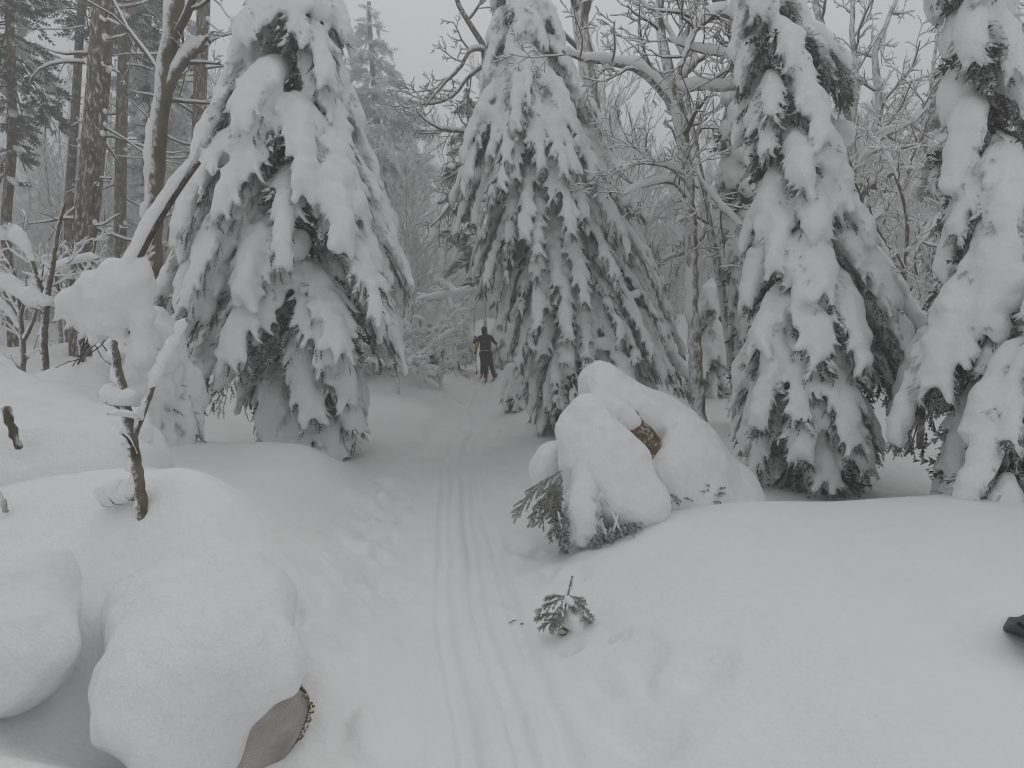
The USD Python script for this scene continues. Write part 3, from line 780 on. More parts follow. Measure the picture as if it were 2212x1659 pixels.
spruce('little snowy spruce under the big snow drape, left of the broad left spruce', [(690, 318, 330), (760, 285, 365), (850, 225, 400), (930, 215, 420), (980, 240, 415)],
       [(980, 335), (690, 325)], 5.6, voxel=0.024, seed=59, step=0.2, pad=0.19, thick=0.085, drop=1.0, fingers=6, green=1.2, blade=0.13)
for i, (lab, rows, ax, d) in enumerate([
    ('young snow-caked spruce left of the skier behind the brushy saplings', [(620, 938, 944), (700, 915, 965), (770, 905, 980)], [(770, 945), (620, 941)], 19.0),
    ('young snow-caked spruce just left of the skiers', [(660, 988, 994), (720, 965, 1015), (780, 955, 1030)], [(780, 992), (660, 991)], 21.0),
    ('snow-caked spruce in the fog above the skier', [(540, 938, 944), (620, 915, 965), (700, 905, 980)], [(740, 945), (540, 941)], 26.0),
    ('round-topped young spruce far behind the skier to the right', [(690, 1080, 1086), (740, 1062, 1108), (790, 1055, 1115)], [(800, 1085), (690, 1083)], 22.0)]):
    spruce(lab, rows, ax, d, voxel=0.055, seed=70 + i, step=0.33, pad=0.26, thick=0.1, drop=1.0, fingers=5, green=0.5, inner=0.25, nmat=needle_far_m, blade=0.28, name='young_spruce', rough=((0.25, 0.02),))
lap('conifers')

# ------------------------------------------------------------------ broadleaf trees on the right
broadleaf('mottled forked beech with thick snow on its level limbs, right of the middle spruce',
          [[(1512, 930, 30), (1503, 780, 29), (1493, 600, 27), (1488, 420, 26), (1474, 300, 27), (1456, 215, 32), (1443, 150, 22), (1428, 70, 18), (1424, 0, 17), (1418, -140, 12)],
           [(1456, 215, 20), (1472, 165, 18), (1502, 130, 16), (1480, 90, 13), (1492, 40, 11), (1512, -30, 9), (1520, -120, 5)],
           [(1450, 235, 13), (1420, 190, 13, -.2), (1370, 150, 12, -.4), (1310, 135, 10, -.5), (1255, 128, 7, -.7), (1215, 110, 4, -.9)],
           [(1466, 200, 12), (1510, 190, 12, -.2), (1560, 192, 11, -.3), (1605, 188, 9, -.4), (1680, 170, 6, -.3)],
           [(1488, 440, 8), (1450, 395, 7, -.3), (1400, 400, 6, -.6), (1350, 420, 4, -.8)],
           [(1486, 400, 9), (1440, 360, 7, -.3), (1395, 352, 6, -.5), (1345, 370, 4, -.7)],
           [(1492, 330, 9), (1510, 380, 8, -.3), (1560, 450, 8, -.5), (1610, 500, 6, -.7), (1640, 540, 4, -.8)],
           [(1478, 130, 8), (1440, 60, 7), (1400, 20, 5), (1350, -40, 4)]],
          8.5, 201, count=(6, 5, 4), name='beech_tree', snow=1.15, limb_snow=1.5, patches=0.42, ratio=0.5, start=0.5, rmin=0.0045, twig_len=1.2)
broadleaf('thin speckled trunk leaning left beside the narrow dark spruce',
          [[(1592, 880, 20), (1575, 740, 19), (1555, 600, 17), (1528, 470, 15), (1505, 330, 13), (1480, 180, 10), (1470, 0, 7)], [(1530, 480, 9), (1490, 540, 8), (1440, 560, 6), (1400, 600, 4)], [(1500, 330, 8), (1520, 240, 6), (1570, 150, 4)]],
          10.0, 202, count=(8, 5, 4), name='beech_tree', patches=0.25, twig_len=1.1, rmin=0.0055)
broadleaf('grey-brown trunk standing behind the top of the middle spruce',
          [[(1330, 560, 36), (1290, 300, 35), (1268, 150, 33), (1250, 20, 30), (1240, -160, 26)], [(1258, 60, 13), (1275, -10, 10), (1290, -120, 7)]],
          12.0, 203, count=(6, 4, 3), name='beech_tree', start=0.6)
broadleaf('dark trunk leaning left behind the top of the right spruce with an arching limb',
          [[(1740, 560, 30), (1680, 300, 30), (1615, 120, 30), (1570, 40, 26), (1540, -40, 24), (1510, -160, 18)], [(1600, 90, 16), (1560, 35, 15, -.4), (1510, 55, 13, -.6), (1480, 120, 10, -.8), (1470, 160, 6, -.9)], [(1640, 190, 8), (1600, 130, 8, -.3), (1530, 115, 6, -.5), (1440, 85, 4, -.6)]],
          7.8, 204, count=(6, 4, 3), name='bare_tree', bark=bark_m, start=0.5, twig_len=1.2, limb_snow=2.0)
broadleaf('crooked dark tree with bent limbs left of the top of the middle spruce',
          [[(1210, 780, 20), (1110, 480, 18), (1046, 300, 16), (1049, 200, 14), (1047, 110, 13), (1020, 60, 11), (990, 10, 10), (965, -80, 8)],
           [(1048, 110, 9), (1020, 108, 8, -.3), (990, 150, 7, -.5), (960, 180, 5, -.6), (920, 230, 3, -.7)], [(1047, 140, 8), (1010, 170, 7), (975, 210, 6), (930, 225, 4), (880, 215, 3)],
           [(1047, 280, 8), (1000, 285, 7, -.2), (960, 280, 6, -.4), (900, 240, 4, -.5)], [(1040, 300, 7), (1010, 350, 6), (980, 430, 5), (930, 490, 3)], [(1010, 45, 6), (1040, 0, 5), (1060, -70, 3)]],
          12.5, 205, count=(6, 5, 4), name='bare_tree', bark=bark_m, twig_len=1.1, rmin=0.006, bend=0.22)
broadleaf('wide-crowned snowy tree standing behind the two right spruces',
          [[(1868, 720, 36), (1850, 560, 34), (1838, 400, 30), (1826, 260, 26), (1800, 130, 18), (1770, 40, 14), (1745, -80, 10)],
           [(1846, 420, 17), (1870, 330, 16), (1900, 230, 14), (1890, 120, 12), (1920, 40, 10), (1960, -60, 7)], [(1832, 300, 14), (1850, 180, 12), (1840, 60, 10), (1850, -80, 7)],
           [(1840, 380, 13), (1900, 300, 12), (1975, 260, 9), (2030, 180, 6)], [(1826, 290, 12), (1770, 250, 10), (1720, 190, 8), (1680, 110, 5)], [(1855, 500, 12), (1920, 440, 11), (1990, 300, 9), (2020, 120, 6), (2028, 40, 4)]],
          13.0, 206, count=(7, 5, 4), name='broadleaf_tree', snow=1.5, twig_len=1.7, rmin=0.006, limb_snow=1.4)
broadleaf('low thicket of dark snow-lined branches between the two right spruces',
          [[(1990, 900, 14), (1960, 700, 13), (1925, 560, 11), (1860, 450, 8), (1800, 400, 5)],
           [(1955, 680, 9), (1900, 600, 8), (1850, 560, 6), (1800, 580, 4)], [(1940, 620, 9), (1990, 520, 8), (2040, 470, 6), (2090, 440, 4)], [(1968, 740, 9), (2010, 640, 8), (2060, 560, 6), (2090, 540, 4)],
           [(1975, 800, 8), (1930, 720, 7), (1900, 700, 5), (1860, 690, 4)], [(1950, 660, 8), (1960, 500, 7), (1930, 370, 5), (1870, 290, 4)], [(1930, 580, 7), (1890, 500, 6), (1850, 400, 5), (1830, 320, 3)]],
          8.0, 207, count=(7, 5, 3), name='snowy_thicket', cat='thicket', snow=1.7, twig_len=0.95, rmin=0.0045, start=0.3, bark=bark_m, bend=0.2, angle=0.95, limb_snow=1.6)
broadleaf('bare twiggy crown at the top right corner', [[(2330, 700, 18), (2290, 300, 16), (2240, 100, 10), (2180, 20, 7), (2130, -40, 4)], [(2260, 160, 9), (2200, 130, 7), (2160, 80, 5)], [(2240, 100, 8), (2220, 0, 6), (2180, -90, 4)]], 9.0, 208, count=(8, 5, 4), name='bare_tree', twig_len=0.8)
lap('broadleaf')

# fan-shaped young trees fading in the fog: a few grown once, then copied
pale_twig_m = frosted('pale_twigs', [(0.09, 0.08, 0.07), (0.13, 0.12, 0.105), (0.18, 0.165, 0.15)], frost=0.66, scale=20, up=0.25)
def fog_tree(seed, h, fan, snow=1.0):
    rng = np.random.default_rng(seed)
    p, r = wander(rng, np.zeros(3), (rng.normal(0, 0.06), 0, 1), h, 0.0085 * h, 0.015, 10, 0.05, 0.06)
    tw = []
    ramify(rng, p, r, 0, tw, fan, 0.52, 0.55, 0.11, 0.07, 0.18, 0.008, h * 0.42)
    return p, r, tw, rng
protos = []
_r = np.random.default_rng(31)
spots = [(int(-80 + 2380 * ((i * 0.61803) % 1)), 15.5 + 30 * ((i * 0.4142 + 0.13) % 1) ** 1.1, i % 4, int(_r.integers(0, 360))) for i in range(120)]
spots += [(1300, 15, 0, 20), (1345, 17, 3, 140), (1390, 14, 1, 260), (1435, 16, 2, 80), (1545, 15, 3, 10), (1700, 15, 0, 190), (1780, 12, 3, 310), (1840, 16, 1, 50), (1920, 14, 2, 170), (1985, 12, 3, 220), (2050, 16, 0, 100), (895, 17, 3, 70), (930, 19, 1, 160), (870, 15, 0, 250)]
spots = [s for s in spots if not (940 < s[0] < 1110 and s[1] < 30)]
made = {}
for i, (px, d, kind, rot) in enumerate(spots):
    x = at(px, 800, d)[0]
    loc = (x, d, zat(x, d) - 0.1)
    sc = (0.55 if d < 20 else 0.8) + 0.35 * ((i * 37) % 10) / 10
    lab, grp = 'thin bare tree with upswept snow-lined twigs, half lost in the fog', 'bare trees fading into the fog'
    t = thing('fog_tree', lab, 'tree', loc, grp, rotz=rot, scale=sc)
    if kind not in made:
        p, r, tw, rng = fog_tree(300 + kind, (8.5, 10.5, 7.5, 6.0)[kind], ((14, 8, 5), (15, 8, 5), (13, 9, 5), (14, 8, 5))[kind])
        put('trunk', tube(p, r, 7), beech_m, t)
        w = put('twigs', join([tube(a, b, 3, cap=False) for a, b in tw]), pale_twig_m, t, kind='stuff')
        ss = [s for s in (snow_strip(a, b, rng, 1.4, 0.015, 3, 0.15) for a, b in tw) if s]
        put('twig_snow', join(ss), snow_m, w, kind='stuff')
        made[kind] = t
    else:
        t.GetPrim().GetReferences().AddInternalReference(made[kind].GetPath())
        t.GetPrim().SetInstanceable(True)
lap('fog trees')
# far conifers closing the view, copied from a small set
cspots = [(60, 60, 0), (150, 52, 1), (250, 64, 2), (350, 55, 0), (460, 62, 1), (560, 70, 2), (640, 60, 0), (730, 66, 1), (815, 75, 2), (890, 62, 0), (950, 78, 1), (1000, 66, 2), (1060, 72, 0), (1140, 64, 1), (1220, 70, 2), (1300, 62, 0), (1370, 74, 1), (1440, 60, 2), (1520, 68, 0), (1600, 62, 1), (1690, 70, 2), (1780, 60, 0), (1880, 66, 1), (1970, 58, 2), (2060, 64, 0), (2150, 60, 1), (2230, 56, 2), (-60, 58, 2), (2320, 64, 1)]
made = {}
for i, (px, d, kind) in enumerate(cspots):
    x = at(px, 800, d)[0]
    loc = (x, d, zat(x, d) - 0.3)
    lab, grp = 'pale conifer silhouette almost lost in the fog', 'conifers at the edge of sight'
    t = thing('distant_conifer', lab, 'conifer', loc, grp, rotz=(i * 67) % 360, scale=0.8 + 0.35 * ((i * 53) % 10) / 10)
    if kind not in made:
        rng = np.random.default_rng(400 + kind)
        h = (11.0, 9.0, 12.5)[kind]
        put('trunk', tube(np.array([[0, 0, -0.3], [0.05, 0, h * 0.5], [0, 0, h]]), [0.17, 0.1, 0.02], 7), bark_m, t)
        nb = 1500
        zz = h * (0.12 + 0.88 * rng.random(nb)); rm = (h - zz) * 0.24 + 0.1
        zq = np.round(zz / 0.55) * 0.55 + rng.normal(0, 0.06, nb)
        ph = rng.uniform(0, 6.283, nb); rr = rm * np.sqrt(rng.uniform(0.02, 1, nb)) * (0.8 + 0.25 * np.sin(ph * 3 + np.round(zz / 0.55) * 2.1))
        c = np.stack([rr * np.cos(ph), rr * np.sin(ph), zq - rr * 0.4], 1)
        dv = np.stack([np.cos(ph + rng.normal(0, .6, nb)), np.sin(ph + rng.normal(0, .6, nb)), -rng.uniform(0.2, 0.9, nb)], 1) * rng.uniform(0.5, 0.9, (nb, 1))
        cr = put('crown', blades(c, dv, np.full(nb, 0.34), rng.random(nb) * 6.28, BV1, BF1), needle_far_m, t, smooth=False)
        m = rng.random(nb) < 0.28
        put('crown_snow', blades(c[m] + [0, 0, 0.09], dv[m] * 0.8, np.full(m.sum(), 0.42), np.zeros(m.sum()), BV1, BF1), snow_m, cr, smooth=False, kind='stuff')
        made[kind] = t
    else:
        t.GetPrim().GetReferences().AddInternalReference(made[kind].GetPath())
        t.GetPrim().SetInstanceable(True)
lap('far')

# ------------------------------------------------------------------ snow bodies in the foreground
def blob_field(items, depth_pad=0.3, voxel=0.02, k=0.12, seed=1, rough=((0.3, 0.02), (0.12, 0.008), (0.05, 0.004)), floor=None):
    """items: lists of (column, row, distance, radius in metres) joined into capsules; one merged snow mesh."""
    P = [[(at(q[0], q[1], q[2]), q[3]) for q in it] for it in items]
    allp = np.array([p for it in P for p, r in it]); rm = max(r for it in P for p, r in it)
    F = Field(allp.min(0) - rm - 0.15, allp.max(0) + rm + 0.15, voxel)
    for n, it in enumerate(P):
        if len(it) == 1:
            F.capsule(it[0][0], it[0][0] + [0, 0, 1e-3], it[0][1], it[0][1], k, n)
        for (a, ra), (b, rb) in zip(it[:-1], it[1:]):
            F.capsule(a, b, ra, rb, k, n)
    F.roughen(rough, seed)
    v, f, own = F.mesh()
    return v, f
def clip_below(vf, drop=0.25):
    """Leaves out faces buried well under the ground."""
    v, f = vf
    keep = v[:, 2] > height(v[:, 0], v[:, 1]) - drop
    f = f[keep[f].all(1)]
    used, inv = np.unique(f, return_inverse=True)
    return v[used], inv.reshape(-1, 3)
def needled(pts, rng, n=120, length=0.014, w=0.0016, r=0.002, flat=0.5):
    """A twig with single needles."""
    p = smooth_path(pts, 14)
    t = np.gradient(p, axis=0); t /= np.linalg.norm(t, axis=1, keepdims=True)
    i = rng.integers(0, 13, n); fr = rng.random(n)[:, None]
    b = p[i] * (1 - fr) + p[i + 1] * fr
    d = rng.normal(0, 1, (n, 3)); d -= (d * t[i]).sum(1, keepdims=True) * t[i]
    d /= np.linalg.norm(d, axis=1, keepdims=True)
    d = d * 0.85 + t[i] * 0.6
    d *= (length * rng.uniform(0.7, 1.2, n))[:, None]
    s = np.cross(d, rng.normal(0, 1, (n, 3))); s /= np.linalg.norm(s, axis=1, keepdims=True) + 1e-9
    v = np.stack([b - s * w, b + s * w, b + d], 1).reshape(-1, 3)
    return join([tube(p, np.linspace(r, r * 0.6, 14), 5), (v, np.arange(3 * n).reshape(-1, 3))])
def frond(root, d, L, rng, side=5, n=110, nl=0.016, w=0.002):
    """A spruce spray: a twig with side twigs, needled."""
    d = unit(np.asarray(d, float)); lat = unit(np.cross(d, [0, 0, 1])); out = []
    main = np.array([root, root + d * L * 0.5 + [0, 0, 0.02 * L], root + d * L + [0, 0, -0.1 * L]])
    out.append(needled(main, rng, int(n * L / 0.12), nl, w))
    mp = smooth_path(main, 20)
    for i in range(side):
        for s in (-1, 1):
            q = mp[int(3 + 14 * (i + rng.random() * 0.6) / side)]
            dd = unit(d * 0.75 + s * lat * 0.65 + [0, 0, rng.normal(-0.08, 0.12)])
            ln = L * rng.uniform(0.3, 0.5) * (1 - 0.5 * i / side)
            out.append(needled(np.array([q, q + dd * ln * 0.5, q + dd * ln + [0, 0, -0.08 * ln]]), rng, int(n * ln / 0.12) + 12, nl, w))
    return join(out)
rng = np.random.default_rng(900)

# big sawn log at the lower left
face_c = at(548, 1588, 2.1)
tail = at(330, 1180, 3.2)
axis_d = unit(tail - face_c + np.array([0.0, 0.05, 0.1]))
axis_d = unit(np.array([-0.62, 0.72, 0.10]))
loc = np.array([face_c[0], face_c[1], zat(face_c[0], face_c[1])])
T = thing('sawn_log', 'thick sawn log with exposed cut face under a deep snow pillow, bottom left', 'log', loc)
N = 40
th = np.arange(N) * 2 * np.pi / N
ru = 0.205 * (1 + 0.06 * np.sin(th * 2 + 1) + 0.03 * np.sin(th * 5))
la = unit(np.cross(axis_d, [0, 0, 1])); lb = np.cross(la, axis_d)
ring = lambda c, s: c + (la * np.cos(th)[:, None] + lb * np.sin(th)[:, None]) * (ru * s)[:, None]
rings = [ring(face_c + axis_d * 0.004, 1.0), ring(face_c + axis_d * 0.15, 1.01), ring(face_c + axis_d * 0.6, 1.03), ring(face_c + axis_d * 1.3, 1.0)]
v = np.vstack(rings); v += (meshkit.noise(v / 0.03, 4)[:, None] - 0.5) * 0.014
q = np.array([[r * N + i, r * N + (i + 1) % N, (r + 1) * N + (i + 1) % N, (r + 1) * N + i] for r in range(3) for i in range(N)])
put('bark', (v, np.vstack([q[:, [0, 2, 1]], q[:, [0, 3, 2]]])), log_m, T, loc=loc)
cut_m = M('sawn_wood', {
    'tc': ('texture_coordinate', {}), 'mp': ('mapping', {}),
    'g': ('geometry', {}),
    'n': ('noise_texture', {'scale': 7.0, 'detail': 5.0}), 'n2': ('noise_texture', {'scale': 60.0, 'detail': 3.0}),
    'r': ('rgb_ramp', {'ramp': [(0.3, (0.36, 0.325, 0.3)), (0.5, (0.48, 0.44, 0.41)), (0.7, (0.6, 0.565, 0.54))]}),
    'w': ('wave_texture', {'wave_type': 'rings', 'rings_direction': 'spherical', 'scale': 26.0, 'distortion': 2.0, 'detail': 2.0}),
    'sub': ('vector_math', {'math_type': 'subtract', 'vector2': tuple(face_c - loc)}),
    'mx': ('mix', {'mix_type': 'multiply', 'fac': 0.1}), 'mx2': ('mix', {'mix_type': 'multiply', 'fac': 0.35}),
    'p': ('principled_bsdf', {'roughness': 0.8, 'specular_ior_level': 0.2}), 'b': ('bump', {'strength': 0.4, 'distance': 0.004})},
    [('tc.object', 'sub.vector1'), ('sub.vector', 'w.vector'), ('g.position', 'n.vector'), ('g.position', 'n2.vector'), ('n.fac', 'r.fac'), ('r.color', 'mx.color1'), ('w.color', 'mx.color2'), ('mx.color', 'mx2.color1'), ('n2.color', 'mx2.color2'),
     ('mx2.color', 'p.base_color'), ('w.fac', 'b.height'), ('b.normal', 'p.normal')], surface='p.BSDF')
rr = [ring(face_c, 0.97), ring(face_c - axis_d * 0.004, 0.6), ring(face_c - axis_d * 0.003, 0.25)]
v = np.vstack(rr + [face_c[None] - axis_d * 0.003])
q = np.array([[r * N + i, r * N + (i + 1) % N, (r + 1) * N + (i + 1) % N, (r + 1) * N + i] for r in range(2) for i in range(N)])
f = np.vstack([q[:, [0, 1, 2]], q[:, [0, 2, 3]], [[2 * N + i, 2 * N + (i + 1) % N, 3 * N] for i in range(N)]])
put('cut_face', (v, f), cut_m, T, loc=loc, label='pale sawn cut face of the log')
lich_m = frosted('yellow_lichen', [(0.08, 0.055, 0.02), (0.16, 0.115, 0.03), (0.25, 0.18, 0.05)], frost=0.15, scale=60)
lv = []
for a in np.linspace(-0.6, 2.0, 120):
    c = face_c + (la * math.cos(a) + lb * math.sin(a)) * 0.207 * (1 + 0.06 * math.sin(a * 2 + 1)) + rng.normal(0, 0.005, 3)
    s = trimesh.creation.icosphere(1, rng.uniform(0.003, 0.0065)); s.vertices *= rng.uniform(0.6, 1.3, 3); s.apply_translation(c); lv.append(tm(s))
put('bark_rim', join(lv), lich_m, T, loc=loc, label='crumbly yellowish bark along the sawn rim')
put('snow_pillow', clip_below(blob_field([
    [(405, 1462, 2.12, 0.24), (395, 1360, 2.4, 0.25), (388, 1285, 2.75, 0.24), (375, 1225, 3.05, 0.24), (355, 1168, 3.4, 0.25)], [(330, 1350, 2.5, 0.15), (310, 1255, 2.9, 0.22), (290, 1180, 3.3, 0.25)], [(500, 1320, 2.55, 0.15), (465, 1235, 3.0, 0.19), (430, 1170, 3.35, 0.2)], [(590, 1405, 2.22, 0.10), (550, 1330, 2.5, 0.14), (480, 1260, 2.8, 0.15)],
    [(500, 1420, 2.2, 0.15), (470, 1330, 2.5, 0.18)],
    [(400, 1500, 2.1, 0.22), (415, 1570, 2.06, 0.16), (425, 1615, 2.04, 0.10)],
    [(595, 1455, 2.16, 0.055), (560, 1440, 2.2, 0.1)], [(320, 1430, 2.2, 0.17), (330, 1520, 2.12, 0.11)]], voxel=0.017, k=0.15, seed=3), 0.3), snow_m, T, loc=loc)

T = thing('snowy_boulder', 'rounded overhanging snow pillow at the left edge beside the sawn log', 'snow pillow', (0, 0, 0))
put('snow_cap', clip_below(blob_field([[(25, 1430, 2.12, 0.19), (-70, 1380, 2.2, 0.26), (-180, 1400, 2.2, 0.3)], [(35, 1400, 2.2, 0.2), (60, 1320, 2.5, 0.25), (110, 1250, 2.85, 0.26), (160, 1190, 3.25, 0.26)], [(-40, 1320, 2.5, 0.26), (20, 1230, 2.95, 0.28), (80, 1170, 3.4, 0.28)], [(170, 1270, 2.8, 0.18), (230, 1200, 3.2, 0.24)], [(160, 1400, 2.75, 0.14), (230, 1420, 2.7, 0.13), (300, 1330, 2.7, 0.2)], [(-30, 1200, 3.0, 0.34), (20, 1150, 3.2, 0.25)]], voxel=0.02, k=0.12, seed=5), 0.3), snow_m, T)
put('snow_hump', clip_below(blob_field([[(-40, 1010, 3.4, 0.36), (60, 960, 3.8, 0.36), (170, 930, 4.2, 0.33)], [(-60, 900, 3.6, 0.16), (-20, 820, 3.8, 0.13)], [(250, 1010, 3.9, 0.34), (180, 1040, 3.5, 0.36)]], voxel=0.026, k=0.25, seed=6), 0.3), snow_m, T)
def stub(label, pts, depth, w, name='broken_stub'):
    p = np.array([at(a, b, depth + (c[0] if c else 0)) for a, b, *c in pts])
    t = thing(name, label, 'stick', p[0])
    vv, ff = tube(smooth_path(p, 10), np.linspace(px_m(w, depth) / 2, px_m(w * 0.8, depth) / 2, 10), 8)
    vv = vv + (meshkit.noise(vv / 0.02, 3)[:, None] - 0.5) * 0.014
    put('wood', (vv, ff), bark_m, t, loc=p[0])
    return t
stub('short dark bark stub poking from the snow hump at the left edge', [(12, 880), (26, 925), (42, 968)], 3.18, 17)
stub('dark stick end under the snow at the left edge below the bark stub', [(-12, 1062), (4, 1085), (14, 1105)], 2.8, 14)

# log jam right of the track: leaning log, wedge of snow and a buried young spruce
p0, p1 = at(1262, 850, 5.5), at(1640, 1130, 5.0)
T = thing('leaning_log', 'leaning fallen log with torn bark under a steep roof of snow, right of the track', 'log', (p1[0], p1[1], zat(p1[0], p1[1])))
loc = np.array([p1[0], p1[1], zat(p1[0], p1[1])])
lp = smooth_path(np.array([at(1338, 905, 5.15), at(1385, 955, 4.98), at(1500, 1060, 4.9), at(1580, 1130, 4.9)]), 20)
vv, ff = tube(lp, 0.15 + 0.01 * np.sin(np.arange(20) * 2), 14); vv = vv + (meshkit.noise(vv / [0.05, 0.05, 0.03], 3)[:, None] - 0.5) * 0.03
put('log', (vv, ff), log_m, T, loc=loc)
put('snow_roof', clip_below(blob_field([
    [(1296, 832, 5.5, 0.22), (1400, 895, 5.4, 0.21), (1500, 975, 5.25, 0.2), (1590, 1055, 5.1, 0.16), (1640, 1110, 5.0, 0.1)],
    [(1310, 865, 5.4, 0.2), (1420, 925, 5.3, 0.22), (1500, 1010, 5.15, 0.22)],
    [(1470, 1020, 4.95, 0.2), (1440, 1075, 4.85, 0.2), (1450, 1110, 4.8, 0.14)],
    [(1452, 975, 4.88, 0.1), (1440, 1020, 4.8, 0.16)], [(1475, 940, 4.95, 0.12), (1500, 990, 4.9, 0.16)], [(1330, 895, 5.0, 0.09), (1300, 870, 5.1, 0.1)], [(1530, 1060, 4.95, 0.2), (1600, 1110, 4.9, 0.16)], [(1500, 970, 5.1, 0.2), (1520, 1080, 4.85, 0.22)]], voxel=0.021, k=0.16, seed=9), 0.25), snow_m, T, loc=loc)
put('snow_knob', blob_field([[(1352, 905, 4.98, 0.07), (1345, 882, 4.98, 0.03)], [(1366, 915, 4.96, 0.05)]], voxel=0.014, k=0.06, seed=10), snow_m, T, loc=loc)
tw = []
for px_, py_ in ((1445, 1075), (1470, 1080), (1490, 1082), (1535, 1068), (1550, 1065)):
    c = at(px_, py_, 4.68)
    for _ in range(6):
        tw.append(frond(c + rng.normal(0, 0.03, 3), rng.normal(0, 1, 3) + [0, -0.6, -0.8], 0.1, rng, 2, 40, 0.014, 0.003))
put('buried_twigs', join(tw), needle_m, T, smooth=False, loc=loc, kind='stuff')

cc = at(1290, 1140, 4.5)
loc = np.array([cc[0], cc[1], zat(cc[0], cc[1])])
T = thing('buried_spruce', 'young spruce bent over under a tall snow hood beside the leaning log', 'spruce tree', loc)
put('trunk', tube(smooth_path(np.array([at(1290, 1180, 4.6), at(1300, 1040, 4.6), at(1270, 900, 4.6), at(1215, 935, 4.5)]), 16), np.linspace(0.05, 0.035, 16), 8), log_m, T, loc=loc)
put('snow_hood', clip_below(blob_field([
    [(1282, 895, 4.6, 0.16), (1300, 985, 4.5, 0.25), (1335, 1065, 4.42, 0.26)], [(1258, 900, 4.6, 0.12), (1240, 915, 4.58, 0.08), (1222, 930, 4.56, 0.05)], [(1345, 1000, 4.5, 0.2), (1385, 1090, 4.4, 0.17), (1395, 1130, 4.4, 0.14)],
    [(1240, 1010, 4.5, 0.13), (1228, 1080, 4.42, 0.07), (1222, 1120, 4.38, 0.035)]], voxel=0.019, k=0.14, seed=12), 0.2), snow_m, T, loc=loc)
put('snow_tongue', blob_field([[(1262, 1020, 4.34, 0.10), (1255, 1090, 4.26, 0.13), (1252, 1130, 4.22, 0.10), (1256, 1165, 4.18, 0.03)], [(1246, 1110, 4.22, 0.08), (1232, 1168, 4.17, 0.016)], [(1268, 1110, 4.22, 0.08), (1282, 1166, 4.17, 0.016)], [(1258, 1120, 4.2, 0.06), (1262, 1176, 4.16, 0.014)]], voxel=0.015, k=0.07, seed=13), snow_m, T, loc=loc)
sb = ([], [], [])
for _ in range(190):
    a_ = rng.random()
    c = at(1190 + 215 * a_, 1128 + 30 * math.sin(3.1 * a_) + rng.normal(0, 10), 4.2 + 0.1 * abs(a_ - 0.4) + rng.normal(0, 0.03)) if rng.random() < 0.55 else at(1258 + rng.choice([-1, 1]) * 32 + rng.normal(0, 5), rng.uniform(1060, 1160), 4.16)
    dv = np.array([rng.normal(0, 0.4), -0.3, -1.0])
    sb[0].append(c); sb[1].append(unit(dv) * rng.uniform(0.06, 0.13)); sb[2].append(rng.uniform(0.012, 0.022))
put('snowy_shoots', spikes(*map(np.array, sb)), snow_m, T, loc=loc, kind='stuff')
put('snow_shoulder', clip_below(blob_field([[(1195, 985, 4.75, 0.12), (1180, 1020, 4.7, 0.12), (1185, 1070, 4.65, 0.12)], [(1215, 955, 4.7, 0.07), (1190, 990, 4.7, 0.1)]], voxel=0.022, k=0.1, seed=14), 0.2), snow_m, T, loc=loc)
sp = []
for a, b, tx, ty in ((1215, 1015, 1106, 1105), (1210, 1030, 1140, 1128), (1205, 1040, 1165, 1130), (1215, 1035, 1185, 1110), (1216, 1050, 1195, 1125), (1216, 1070, 1205, 1150)):
    r0_, r1_ = at(a, b, 4.3), at(tx, ty, 4.2)
    sp.append(frond(r0_, r1_ - r0_, np.linalg.norm(r1_ - r0_), rng, 6, 120, 0.017, 0.0035))
put('spray', join(sp), sprig_m, T, smooth=False, loc=loc)
sp = []
for _ in range(60):
    px_ = rng.uniform(1195, 1375); py_ = rng.uniform(1115, 1165)
    if abs(px_ - 1258) < 22:
        continue
    c = at(px_, py_, rng.uniform(4.12, 4.35))
    sp.append(frond(c, rng.normal(0, 0.5, 3) + [0, -0.5, -1.0], rng.uniform(0.1, 0.18), rng, 2, 45, 0.018, 0.004))
put('lower_twigs', join(sp), needle_m, T, smooth=False, loc=loc, kind='stuff')
s1 = [snow_strip(smooth_path(np.array([at(a, b, 4.16), at(c, d, 4.12)]), 8), 0.008, rng, 1.3, 0.006, 5, 0.0) for a, b, c, d in ((1320, 1105, 1345, 1160), (1335, 1110, 1322, 1165), (1300, 1130, 1312, 1168), (1205, 1105, 1215, 1150), (1280, 1130, 1290, 1168))]
put('twig_snow', join([s for s in s1 if s]), snow_m, T, loc=loc)

# seedling in the open snow
g = ground_at(1214, 1368)
T = thing('spruce_seedling', 'tiny green spruce seedling poking out of the open snow right of the track', 'seedling', g)
dd = g[1]
top = at(1237, 1245, dd)
put('stem', needled(np.array([g - [0, 0, 0.05], at(1222, 1310, dd), top]), rng, 420, 0.013, 0.003, 0.004), sprig_m, T, smooth=False, loc=g)
for (a, b, c, d, o) in ((1222, 1288, 1180, 1292, -.02), (1220, 1292, 1168, 1318, -.04), (1216, 1298, 1206, 1345, -.06), (1228, 1288, 1262, 1300, -.02), (1230, 1292, 1274, 1330, -.03), (1226, 1298, 1240, 1320, -.05), (1212, 1325, 1162, 1335, -.04), (1212, 1335, 1172, 1355, -.05), (1214, 1330, 1195, 1362, -.07), (1228, 1320, 1275, 1343, 0.0)):
    r0_, r1_ = at(a, b, dd), at(c, d, dd + o)
    put('twig', frond(r0_, (r1_ - r0_) * [1.15, 1, 1], 1.15 * np.linalg.norm(r1_ - r0_), rng, 4, 150, 0.013, 0.0022), sprig_m, T, smooth=False, loc=g)
